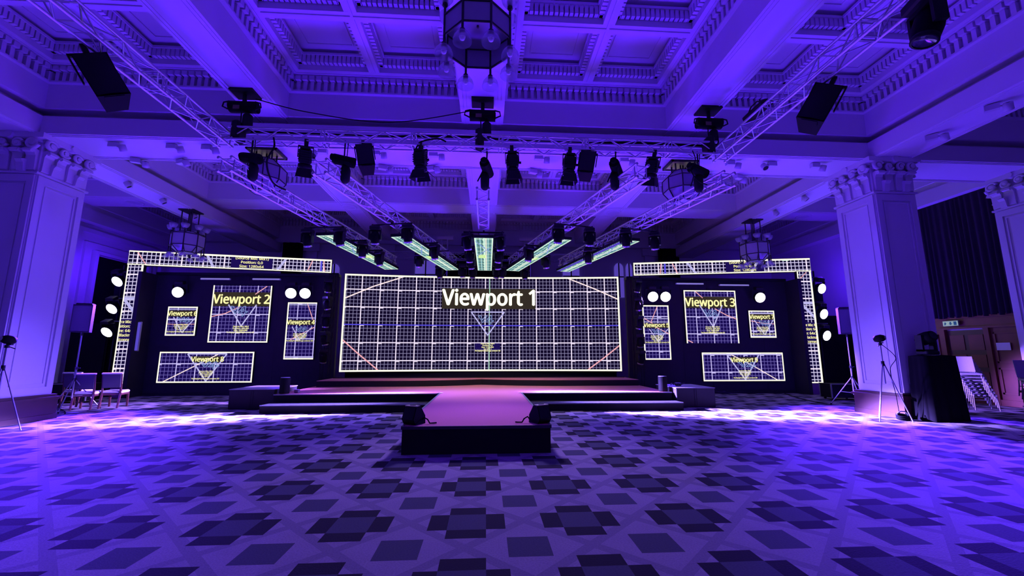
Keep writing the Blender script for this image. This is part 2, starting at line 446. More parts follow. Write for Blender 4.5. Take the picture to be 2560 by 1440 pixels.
def coffer(x0, x1, y0, y1, nx, ny, detail=True):
    q = MB()
    # cornice under the panels: fascia, dentils and ledge
    e = .10
    for (a, c, dd, ee) in ((x0, x1, y0, y0 + e), (x0, x1, y1 - e, y1), (x0, x0 + e, y0 + e, y1 - e), (x1 - e, x1, y0 + e, y1 - e)):
        q.box(a, c, dd, ee, ZF + .36, ZD + .08)
        q.box(a, c, dd, ee, ZF - .04, ZF)
    if detail:
        sides = (((x0, y1), (x1, y1), (0, -1)), ((x0, y0), (x0, y1), (1, 0)), ((x1, y0), (x1, y1), (-1, 0)), ((x0, y0), (x1, y0), (0, 1)))
        for (p, r_, nn) in sides:
            row_blocks(q, p, r_, nn, .165, .085, .09, ZF, ZF + .24)
            row_blocks(q, p, r_, nn, .165, .12, .16, ZF + .25, ZF + .37)
    led = .34; rib = .26
    gx0, gx1, gy0, gy1 = x0 + led, x1 - led, y0 + led, y1 - led
    pw = (gx1 - gx0 - rib * (nx - 1)) / nx; ph = (gy1 - gy0 - rib * (ny - 1)) / ny
    zt = ZC
    q.box(x0, x1, y0, gy0, ZD, zt); q.box(x0, x1, gy1, y1, ZD, zt)
    q.box(x0, gx0, gy0, gy1, ZD, zt); q.box(gx1, x1, gy0, gy1, ZD, zt)
    for i in range(1, nx):
        a = gx0 + i * pw + (i - 1) * rib
        q.box(a, a + rib, gy0, gy1, ZD, zt)
        q.box(a + .10, a + rib - .10, gy0, gy1, ZD - .025, ZD)
    for j in range(1, ny):
        a = gy0 + j * ph + (j - 1) * rib
        q.box(gx0, gx1, a, a + rib, ZD - .002, zt)
        q.box(gx0, gx1, a + .10, a + rib - .10, ZD - .027, ZD)
    # moulding ribs on the ledge
    for k in (.10, .2):
        for (a, c, dd, ee) in ((x0 + k, x1 - k, y0 + k, y0 + k + .03), (x0 + k, x1 - k, y1 - k - .03, y1 - k),
                               (x0 + k, x0 + k + .03, y0 + k + .03, y1 - k - .03), (x1 - k - .03, x1 - k, y0 + k + .03, y1 - k - .03)):
            q.box(a, c, dd, ee, ZD - .02, ZD)
    for i in range(nx):
        for j in range(ny):
            a = gx0 + i * (pw + rib); c = a + pw; dd = gy0 + j * (ph + rib); ee = dd + ph
            z0, z1 = ZD + .14, ZD + .34
            for (p, r_, nn) in (((a, ee), (c, ee), (0, -1)), ((a, dd), (a, ee), (1, 0)), ((c, dd), (c, ee), (-1, 0)), ((a, dd), (c, dd), (0, 1))):
                if detail: row_blocks(q, p, r_, nn, .105, .075, .11, z0, z1)
            for (g0, g1, h0, h1) in ((a, c, dd, dd + .13), (a, c, ee - .13, ee), (a, a + .13, dd + .13, ee - .13), (c - .13, c, dd + .13, ee - .13)):
                q.box(g0, g1, h0, h1, z1 + .0, z1 + .06)
            for k, zz in ((.30, .46),):
                for (g0, g1, h0, h1) in ((a + k, c - k, dd + k, dd + k + .03), (a + k, c - k, ee - k - .03, ee - k), (a + k, a + k + .03, dd + k + .03, ee - k - .03), (c - k - .03, c - k, dd + k + .03, ee - k - .03)):
                    q.box(g0, g1, h0, h1, ZC - .025, ZC)
    q.build('coffer_panel', PLASTER, ceiling)

XS = ((XL + .45, XA0 - .02), (XA1 + .02, RIBS[0][0]), (RIBS[0][1], RIBS[1][0]), (RIBS[1][1], RIBS[2][0]), (RIBS[2][1], XA2 - .02), (XA3 + .02, XR - .45))
for k, (x0, x1) in enumerate(XS):
    coffer(x0, x1, 0.2, 9.98, 2, 5)
    coffer(x0, x1, 11.37, 15.95, 2, 2)
    coffer(x0, x1, 17.10, YB - .4, 2, 2)

# ---------------------------------------------------------------- columns
def make_capital(q, hx, hy, z0, z1):
    """Corinthian capital of a square column: tall leaves, short leaves, scrolls, abacus"""
    h = z1 - z0
    q.box(-hx, hx, -hy, hy, z0, z1 - .1)
    q.box(-hx - .16, hx + .16, -hy - .16, hy + .16, z1 - .13, z1)
    q.box(-hx - .05, hx + .05, -hy - .05, hy + .05, z0 - .05, z0)
    base = q.M.copy()
    for k in range(4):
        hw, hd = (hx, hy) if k % 2 == 0 else (hy, hx)
        q.M = base @ RZ(k * PI / 2)
        # local face at y = -hd, runs along x
        n = 4; pw = 2 * hw / n
        for i in range(n):
            c = -hw + pw * (i + .5)
            lw = pw * .36
            prof = [(0, z0), (-.05, z0 + .05), (-.06, z0 + h * .42), (-.10, z0 + h * .50), (-.17, z0 + h * .53), (-.19, z0 + h * .50), (-.17, z0 + h * .56), (-.08, z0 + h * .60), (0, z0 + h * .58)]
            q.prism([(-hd + y, z) for (y, z) in prof], c - lw, c + lw)
            q.cyl((c - lw * .85, -hd - .13, z0 + h * .53), (c + lw * .85, -hd - .13, z0 + h * .53), .055, n=8)
        for i in range(n - 1):
            c = -hw + pw * (i + 1)
            lw = pw * .26
            if i % 2 == 0:
                q.prism([(-hd, z0), (-hd - .10, z0), (-hd - .13, z0 + h * .2), (-hd - .18, z0 + h * .27), (-hd - .10, z0 + h * .31), (-hd, z0 + h * .30)], c - lw, c + lw)
        # scrolls
        def scroll(cx, cz, r, turn):
            path = []
            for t in range(15):
                a = turn * (PI * .1 + t / 14 * 2.6 * PI); rr = r * (1 - .055 * t)
                path.append((cx + rr * math.cos(a), -hd - .12, cz + rr * math.sin(a)))
            q.tube(path, r * .30, 6)
            q.cyl((cx, -hd - .16, cz), (cx, -hd, cz), r * .38, n=10)
        scroll(-hw + .10, z0 + h * .74, .15, 1); scroll(hw - .10, z0 + h * .74, .15, -1)
        scroll(-hw * .28, z0 + h * .72, .12, -1); scroll(hw * .28, z0 + h * .72, .12, 1)
        q.prism([(-hd, z0 + h * .80), (-hd - .14, z0 + h * .86), (-hd - .16, z0 + h * .90), (-hd, z0 + h * .90)], -hw, hw)
        # rosette at the middle of the abacus
        q.lathe([(0.0, .09), (.07, .06), (.10, 0), (.04, -.02)], (0, 0, 0), 8)if False else None
        q.cyl((0, -hd - .20, z1 - .07), (0, -hd - .10, z1 - .07), .09, .12, n=8)
    q.M = base

def column(cx, cy, hx, hy, label):
    t = thing('column', label, 'column', (cx, cy, 0))
    q = MB(); q.box(-hx - .12, hx + .12, -hy - .12, hy + .12, 0, .12); q.box(-hx - .10, hx + .10, -hy - .10, hy + .10, .12, .48)
    q.box(-hx - .14, hx + .14, -hy - .14, hy + .14, .48, .54); q.box(-hx - .08, hx + .08, -hy - .08, hy + .08, .54, .60)
    q.build('plinth', WOODD, t)
    q = MB(); q.box(-hx, hx, -hy, hy, .6, 5.85)
    for k in range(4):
        hw, hd = (hx, hy) if k % 2 == 0 else (hy, hx)
        q.M = RZ(k * PI / 2)
        m = .17
        for (a, c, z0, z1) in ((-hw + .02, hw - .02, .62, .62 + m), (-hw + .02, hw - .02, 5.83 - m, 5.83), (-hw + .02, -hw + m, .62 + m, 5.83 - m), (hw - m, hw - .02, .62 + m, 5.83 - m)):
            q.box(a, c, -hd - .035, -hd, z0, z1)
        k2 = m + .05
        for (a, c, z0, z1) in ((-hw + k2, hw - k2, .62 + k2, .65 + k2), (-hw + k2, hw - k2, 5.80 - k2, 5.83 - k2), (-hw + k2, -hw + k2 + .03, .65 + k2, 5.80 - k2), (hw - k2 - .03, hw - k2, .65 + k2, 5.80 - k2)):
            q.box(a, c, -hd - .02, -hd, z0, z1)
    q.M = Matrix.Identity(4)
    q.build('shaft', PLASTER, t)
    q = MB(); make_capital(q, hx, hy, 5.90, 6.85); q.build('capital', PLASTER, t)
    return t
column(-11.40, 10.70, .60, .60, 'square white column with leafy capital at the left edge, beside the speaker tripod')
column(10.98, 10.62, .58, .60, 'square white column with leafy capital on the right, behind the black draped stand')
column(15.95, 10.62, .45, .60, 'square white wall column at the far right edge, beside the dark curtain')

# ---------------------------------------------------------------- side and back wall details
def frame_yz(q, x, y0, y1, z0, z1, w_, d_):
    q.box(x, x + d_, y0, y0 + w_, z0, z1 - w_); q.box(x, x + d_, y1 - w_, y1, z0, z1 - w_); q.box(x, x + d_, y0, y1, z1 - w_, z1)
b = MB()
frame_yz(b, XL, 16.9, 21.4, 0, 6.62, .16, .16); frame_yz(b, XL, 17.35, 21.0, 0, 6.10, .30, .10); frame_yz(b, XL, 17.75, 20.6, 0, 5.80, .14, .20)
tag(b.build('trim_1', PLASTER), kind='structure')
b = MB(); b.box(XL, XL + .04, 18.0, 20.4, 0, 5.62); tag(b.build('door_1', DRAPE), kind='structure')  # black sheet on the wall paints the darkness of the doorway opening

# right wall: mahogany panelling, door recess, curtain, exit sign, notice
b = MB()
X = XR
b.box(X - .06, X, 6.0, 12.28, 0, 2.42); b.box(X - .06, X, 13.6, 22, 0, 2.42)
b.box(X - .10, X, 6, 22, 2.42, 2.80); b.box(X - .16, X, 6, 22, 2.74, 2.82); b.box(X - .14, X, 6, 22, 2.40, 2.46)
for y in (6.2, 7.2, 8.2, 9.2, 11.25, 13.75, 14.75, 15.75, 16.75):
    for (a, c) in ((.35, 1.15), (1.3, 2.25)):
        for (y0, y1, z0, z1) in ((y, y + .9, a, a + .05), (y, y + .9, c - .05, c), (y, y + .05, a, c), (y + .85, y + .9, a, c)):
            b.box(X - .09, X - .05, y0, y1, z0, z1)
b.box(X - .13, X, 12.22, 12.36, 0, 2.42); b.box(X - .13, X, 13.5, 13.62, 0, 2.42); b.box(X - .12, X, 6, 22, 0, .18)
tag(b.build('trim_2', WOOD), kind='structure')
d = thing('door_2', None, None)
tag(d, kind='structure')
b = MB(); b.box(X - .03, X - .005, 12.36, 13.5, 0, 2.35); b.build('door_leaf', WOODD, d)
b = MB()
for y in (12.45, 13.0):
    for (a, c) in ((.25, 1.0), (1.15, 1.55), (1.7, 2.2)):
        b.box(X - .05, X - .03, y, y + .42, a, c)
b.build('door_panel', WOOD, d)
b = MB(); b.box(X - .09, X - .05, 12.9, 12.94, .95, 1.25); b.build('door_handle', GREYM, d)

t = thing('curtain', 'tall dark pleated curtain on the right wall above the mahogany panelling', 'curtain', (X - .14, 13.4, 2.78))
b = MB()
def pleat(u, v):
    y = -1.98 + u * 4.0
    a = .055 * (.6 + .4 * (1 - v))
    return (-a * (1 + math.sin(u * 150 + math.sin(u * 23) * 1.7)), y, v * 4.03 + (.02 * math.sin(u * 60) if v < .01 else 0))
b.grid(pleat, 260, 8); b.build('drape', CURTAIN, t)
b = MB(); b.box(-.03, .03, -2.0, 2.05, 4.0, 4.04); b.build('curtain_track', BLACK, t)
t = thing('curtain', 'dark pleated curtain at the right edge, nearer than the wall column', 'curtain', (X - .14, 8.0, 2.78))
b = MB(); b.grid(lambda u, v: (-.05 * (1 + math.sin(u * 130)), -1.9 + u * 3.8, v * 4.03), 220, 6); b.build('drape', CURTAIN, t)

# text helper ------------------------------------------------------
FONT = None
try:
    import os
    _fp = os.path.join(bpy.utils.system_resource('DATAFILES'), 'fonts', 'NotoSansHebrew-Regular.woff2')
    if os.path.exists(_fp): FONT = bpy.data.fonts.load(_fp)
except Exception:
    FONT = None
def text_polys(body, bold=0.026):
    c = bpy.data.curves.new('lettering', 'FONT'); c.body = body; c.size = 1.0; c.resolution_u = 3
    if FONT: c.font = FONT
    o = bpy.data.objects.new('lettering', c); COL.objects.link(o)
    dg = bpy.context.evaluated_depsgraph_get()
    me = bpy.data.meshes.new_from_object(o.evaluated_get(dg))
    vs = [(v.co.x, v.co.y) for v in me.vertices]; fs = [tuple(p.vertices) for p in me.polygons]
    bpy.data.objects.remove(o); bpy.data.curves.remove(c); bpy.data.meshes.remove(me)
    V, F = [], []          # heavier strokes: the same letters laid over each other, slightly shifted
    for dx, dy in (((0, 0), (-bold, 0), (bold, 0), (0, -bold * .7), (0, bold * .7)) if bold else ((0, 0),)):
        k = len(V); V += [(x + dx, y + dy) for x, y in vs]; F += [tuple(i + k for i in f) for f in fs]
    return V, F
_vc = text_polys('V', 0)[0]
CAPH = max(y for x, y in _vc)

t = thing('exit_sign', 'small lit emergency exit sign on the mahogany rail below the curtain', 'sign', (X - .17, 13.2, 2.60))
b = MB(); b.box(-.03, .03, -.24, .24, -.09, .09); b.build('case', GREYM, t)
E_EXIT = emission('exit_face', (0.45, 0.62, 0.72), .55)
b = MB(); b.quad((-.032, .23, -.08), (-.032, -.23, -.08), (-.032, -.23, .08), (-.032, .23, .08)); b.build('face', E_EXIT, t)
b = MB()   # arrow, running figure and doorway in green on the face
P = lambda y, z: (-.034, -y, z)
b.add([P(-.02, .055), P(.03, .055), P(.03, .0), P(.065, .0), P(.005, -.06), P(-.055, .0), P(-.02, .0)], [tuple(range(7))])
b.add([P(-.19, -.055), P(-.165, -.055), P(-.12, .0), P(-.15, .05), P(-.185, .03)], [tuple(range(5))])
b.add([P(.1, -.06), P(.19, -.06), P(.19, .06), P(.1, .06)], [(0, 1, 2, 3)])
b.build('symbol', mat('exit_green', (.02, .16, .10), .5, emit=(.02, .2, .14), estr=.15), t)
b = MB(); b.box(X - .10, X - .085, 11.75, 12.1, 1.69, 1.92)
tag(b.build('paper_notice', PAPER), 'white sheet of paper fixed to the mahogany panelling at the right edge', 'notice')

# back wall: dark openings, tall blinds and pilasters behind the screen
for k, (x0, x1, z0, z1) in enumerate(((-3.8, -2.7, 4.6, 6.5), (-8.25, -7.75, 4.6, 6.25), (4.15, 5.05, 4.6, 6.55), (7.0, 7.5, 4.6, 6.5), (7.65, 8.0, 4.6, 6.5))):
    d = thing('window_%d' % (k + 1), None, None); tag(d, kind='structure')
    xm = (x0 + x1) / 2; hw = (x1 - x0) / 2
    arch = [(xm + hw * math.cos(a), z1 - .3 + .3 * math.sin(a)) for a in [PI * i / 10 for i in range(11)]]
    b = MB(); b.prism([(x0, z0)] + [(x1, z0)] + arch, YB - .05, YB - .02, axis='y'); b.build('blind', mat('window_blind_%d' % k, (.8, .78, .85), .8, emit=(.16, .10, .75), estr=.45), d)  # blind emission paints in the blue light that falls on the windows
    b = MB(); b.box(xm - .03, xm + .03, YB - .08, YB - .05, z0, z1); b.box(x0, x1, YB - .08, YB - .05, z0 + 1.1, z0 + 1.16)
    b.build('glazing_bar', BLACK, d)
b = MB()
for x in (-9.2, -5.3, -1.6, 1.3, 5.6, 9.0):
    b.box(x - .28, x + .28, YB - .12, YB, 0, 6.9); b.box(x - .42, x + .42, YB - .22, YB, 6.9, 7.3)
tag(b.build('trim_3', PLASTER), kind='structure')
for (x0, x1, z0, z1, lb) in ((-10.6, -9.55, 0, 7.9, 'tall black drape on the back wall beyond the left screen header'), (9.4, 10.6, 0, 7.8, 'tall black drape on the back wall beyond the right screen header'),
                             (-2.6, 2.4, 0, 6.9, 'wide black backdrop behind the middle of the main screen')):
    t = thing('backdrop', lb, 'drape', ((x0 + x1) / 2, YB - .3, 0))
    hw = (x1 - x0) / 2; b = MB()
    b.grid(lambda u, v: (-hw + u * 2 * hw, -.03 * math.sin(u * hw * 40), z0 + v * (z1 - z0)), int(hw * 40), 4); b.build('drape_cloth', DRAPE, t)
    b = MB(); b.cyl((-hw, 0, z1), (hw, 0, z1), .025, n=6); b.build('drape_pipe', BLACK, t)

# ---------------------------------------------------------------- recessed downlights and little spotlights on the beams
def downlight(x, y, label):
    t = thing('recessed_downlight', label, 'ceiling light', (x, y, 7.49), group='downlights in the rear cross beam')
    b = MB(); b.lathe([(.30, 0), (.30, -.03), (.25, -.045), (.235, -.02)], n=24); b.build('trim_ring', PLASTER, t)
    b = MB(); b.lathe([(.24, -.022), (.10, -.012), (.001, -.010)], n=24); b.build('diffuser', WHITEB, t)
for x, lb in ((-13.9, 'round downlight in the rear cross beam, outermost on the left'), (-5.6, 'round downlight in the rear cross beam above the left fan trusses'),
              (5.35, 'round downlight in the rear cross beam above the right fan trusses'), (13.75, 'round downlight in the rear cross beam, outermost on the right')):
    downlight(x, 16.55, lb)

def spot_proto():
    t = thing('ceiling_spotlight', 'x', 'spotlight')
    b = MB(); b.box(-.11, .11, -.06, .06, -.12, 0); b.build('gear_box', WHITEB, t)
    b = MB(); b.cyl((.10, 0, -.06), (.19, 0, -.10), .018, n=6); b.build('arm', WHITEB, t)
    b = MB(); b.M = T(.22, 0, -.14) @ RX(R(35)); b.lathe([(.03, .10), (.075, .09), (.08, .0), (.085, -.06), (.07, -.07)], n=14); h = b.build('lamp_head', WHITEB, t)
    b = MB(); b.M = T(.22, 0, -.14) @ RX(R(35)); b.disc((0, 0, -.062), .072, 14); b.build('lens', LENS_OFF, h)
    return t
sp0 = spot_proto(); first = True
ords = ['first', 'second', 'third', 'fourth', 'fifth', 'sixth', 'seventh', 'eighth', 'ninth', 'tenth', 'eleventh', 'twelfth']
def spot(x, y, z, rz, label, group):
    global first
    if first:
        first = False; sp0.location = (x, y, z); sp0.rotation_euler = (0, 0, rz); tag(sp0, label, group=group); return
    dup(sp0, (x, y, z), (0, 0, rz), label, group)
for i, (x, f) in enumerate(((-9.39, 0), (-8.0, 0), (-7.15, 0), (-4.27, 1), (-2.93, 0), (-1.43, 0), (1.36, 0), (2.5, 1), (3.69, 0), (6.67, 0), (7.87, 1), (9.12, 0))):
    spot(x, 10.36, 6.83, PI if f else 0.0, 'white spotlight under the front edge of the cross beam, %s from the left' % ords[i], 'spotlights along the front of the cross beam')
for i, x in enumerate((-9.55, -8.38, -2.96, -1.62, 1.3, 6.31, 7.44)):
    spot(x, 11.22, 6.83, R(20) * (-1) ** i, 'white spotlight under the back edge of the cross beam, %s from the left' % ords[i], 'spotlights along the back of the cross beam')
for i, y in enumerate((12.95, 14.36, 15.9)):
    spot(-11.1, y, 6.83, R(-60), 'white spotlight under the left side beam, %s one behind the column' % ords[i], 'spotlights under the left side beam')
for i, (x, y) in enumerate(((10.7, 12.75), (10.75, 14.22))):
    spot(x, y, 6.83, R(-120), 'white spotlight under the right side beam, %s one behind the column' % ords[i], 'spotlights behind the right column')
for i, (x, y) in enumerate(((10.75, 8.73), (10.72, 7.49))):
    spot(x, y, 6.83, R(-50), 'spotlight under the right side beam, %s one in front of the column' % ords[i], 'spotlights in front of the right column')

# ---------------------------------------------------------------- stage
t = thing('stage', 'wide rose-carpeted stage deck with black skirts and a step across its front', 'stage', (-.2, 12.6, 0))
b = MB(); b.box(-5.85, 5.85, 0, 4.25, .41, .43); b.build('deck_carpet', STAGE, t)
b = MB(); b.box(-5.85, 5.85, .01, 4.25, 0, .41); b.build('skirt', STAGEBLK, t)
for xa, xb in ((-5.85, -1.15), (1.29, 5.85)):
    b = MB(); b.box(xa, xb, -.70, -.01, 0, .195); b.build('step_riser', STAGEBLK, t)
    b = MB(); b.box(xa, xb, -.70, -.01, .195, .21); b.build('step_tread', STAGEBLK, t)
    b = MB(); b.box(xa, xb, -.72, -.69, .19, .216); b.build('step_edge', GREYM, t)
    b = MB(); b.box(xa, xb, -.02, .01, .405, .436); b.build('deck_edge', EDGE, t)

t = thing('stage_platform', 'upper stage level with two curved wings meeting at a point below the main screen', 'stage', (-.15, 15.2, .43))
def wing(q, z0, z1, off=0.0):
    n = 40; fr = []
    for i in range(n + 1):
        x = -5.75 + 11.5 * i / n
        a = abs(x) / 5.75
        y = .75 * max(0, 1 - a * 1.9) ** 2 + .05 - .02 + off
        fr.append((x, y))
    poly = fr + [(5.75, 1.95), (-5.75, 1.95)]
    q.prism(poly, z0, z1, axis='z')
b = MB(); wing(b, 0, .20); b.build('skirt', STAGEBLK, t)
b = MB(); wing(b, .20, .215); b.build('deck_carpet', STAGE, t)
b = MB(); b.box(-5.7, 5.7, 1.45, 1.48, .215, .24); b.build('rear_edge', STAGEBLK, t)

t = thing('catwalk', 'rose-carpeted catwalk running from the stage towards the viewer, black skirt in front', 'catwalk', (-.13, 7.0, 0))
b = MB(); b.box(-1.2, 1.2, .02, 5.58, .415, .432); b.build('deck_carpet', STAGE, t)
b = MB(); b.box(-1.2, 1.2, .02, 5.58, 0, .415); b.build('skirt', STAGEBLK, t)
b = MB(); b.box(-1.215, 1.215, -.0, .03, .39, .437); b.build('front_edge', mat('dark_fold', (.04, .02, .05), .7, noise=.1), t)
for s in (-1, 1):
    b = MB(); b.box(s * 1.2 - .02, s * 1.2 + .02, .03, 5.56, .41, .442); b.build('edge_rail', GREYM, t)
for s, lb in ((-1, 'left'), (1, 'right')):
    b = MB(); b.box(-.09, .09, -.05, .05, 0, .006); b.M = RZ(R(60)); b.box(-.06, .06, -.03, .03, .004, .010)
    o = b.build('tape_mark', TAPE); o.location = (-.13 + s * 1.2, 12.62, .443)
    tag(o, 'white tape patch on the %s inner corner of the catwalk and stage' % lb, 'tape', 'tape patches at the catwalk corners')

# wedges on the catwalk
def wedge(x, y, rz, label):
    t = thing('stage_monitor', label, 'speaker', (x, y, .432), (0, 0, rz), 'wedge monitors on the catwalk')
    prof = [(-.15, 0), (.10, 0), (.16, .09), (.09, .29), (-.01, .30), (-.14, .13)]
    b = MB(); b.prism(prof, -.125, .125); b.build('cabinet', BLACKP, t)
    b = MB(); b.prism([(.105, .015), (.166, .09), (.098, .28), (.09, .27), (.155, .09), (.10, .02)], -.11, .11); b.build('rear_panel', BLACK, t)
    b = MB(); b.box(-.12, .12, -.008, .088, .290, .305); b.build('top_panel', WEDGET, t)
    b = MB(); b.box(-.05, .05, .02, .05, .303, .312); b.build('handle', BLACK, t)
    b = MB(); b.M = T(0, -.085, .20) @ RX(R(52)); b.lathe([(.095, 0), (.09, .008), (.03, .02), (.001, .018)], n=18); b.build('grille', BLACK, t)
    return t
wedge(-1.19, 7.28, R(150), 'small black wedge monitor on the front left corner of the catwalk')
wedge(.93, 7.28, R(210), 'small black wedge monitor on the front right corner of the catwalk')
for s, x, lb in ((1, -1.06, 'left'), (-1, .76, 'right')):
    b = MB(); b.tube([(0, 0, .05), (s * .04, -.01, .10), (s * .10, -.03, .07), (s * .14, -.06, .015), (s * .22, -.08, .02), (s * .25, -.06, .02)], .012, 6)
    o = b.build('monitor_cable', BLACKP); o.location = (x, 7.30, .434)
    tag(o, 'short cable trailing from the %s wedge monitor on the catwalk' % lb, 'cable', 'cables of the wedge monitors')

# side risers with black cylinders
def riser(x0, x1, y0, y1, h, label):
    t = thing('riser', label, 'platform', ((x0 + x1) / 2, (y0 + y1) / 2, 0))
    hx, hy = (x1 - x0) / 2, (y1 - y0) / 2
    b = MB(); b.bbox((0, 0, h / 2 - .01), (2 * hx, 2 * hy, h - .02), .015); b.build('skirt', FLAT, t)
    b = MB(); b.box(-hx - .01, hx + .01, -hy - .01, hy + .01, h - .02, h); b.build('top', mat('grey_riser_top', (.32, .30, .33), .7, noise=.1), t)
    b = MB(); b.box(-.045, -.02, -hy - .012, -hy, .02, h - .04); b.box(.02, .045, -hy - .012, -hy, .02, h - .04); b.build('skirt_seam', FLAT, t)
riser(-7.37, -6.10, 12.75, 14.2, .57, 'black skirted riser box at the left end of the stage')
riser(5.70, 6.90, 12.42, 13.9, .575, 'black skirted riser box at the right end of the stage')
for x, z, lb in ((-5.86, .436, 'left'), (5.47, .436, 'right')):
    t = thing('cylinder_speaker', 'black upright cylinder standing on the %s end of the stage beside the riser' % lb, 'cylinder', (x, 12.82, z), group='black cylinders at the stage ends')
    b = MB(); b.lathe([(.001, 0), (.125, 0), (.135, .02), (.135, .44), (.13, .455)], n=24); b.build('body', BLACKP, t)
    b = MB(); b.lathe([(.13, .455), (.12, .465), (.001, .467)], n=24); b.build('top_cap', CLOTH, t)  # pale cap paints in the light on the top of the black cylinder
t = thing('cable_heap', 'small tangled heap of cable on top of the right riser', 'cable', (6.05, 13.1, .577))
b = MB()
b.tube([(-.2 + .4 * i / 40 + .03 * math.sin(i), .06 * math.sin(i * .9), .03 + .05 * abs(math.sin(i * .35))) for i in range(41)], .016, 6); b.build('cable_coil', CLOTHD, t)
b = MB(); b.bbox((.05, .03, .05), (.2, .1, .1), .02); b.build('connector_box', GREYM, t)
o = MB().bbox((0, 0, .05), (.13, .12, .10), .015).build('junction_box', GREYM); o.location = (-5.6, 13.05, .436)
tag(o, 'small grey box on the stage just right of the left black cylinder', 'box')

# ---------------------------------------------------------------- LED screens
class Surf:
    """screen surface: f(u, v, o) gives the point u to the right, v up and o in front of the face"""
    def __init__(s, f, W, H): s.f = f; s.W = W; s.H = H
def flat_surf(x0, y0, z0, x1, y1, H):
    W = math.hypot(x1 - x0, y1 - y0); dx, dy = (x1 - x0) / W, (y1 - y0) / W
    return Surf(lambda u, v, o: (x0 + dx * u + dy * o, y0 + dy * u - dx * o, z0 + v), W, H)
def main_f(u, v, o):
    W = 11.58
    return (-5.88 + u, 17.38 + .42 * (1 - (2 * u / W - 1) ** 2) - o, .855 + v)

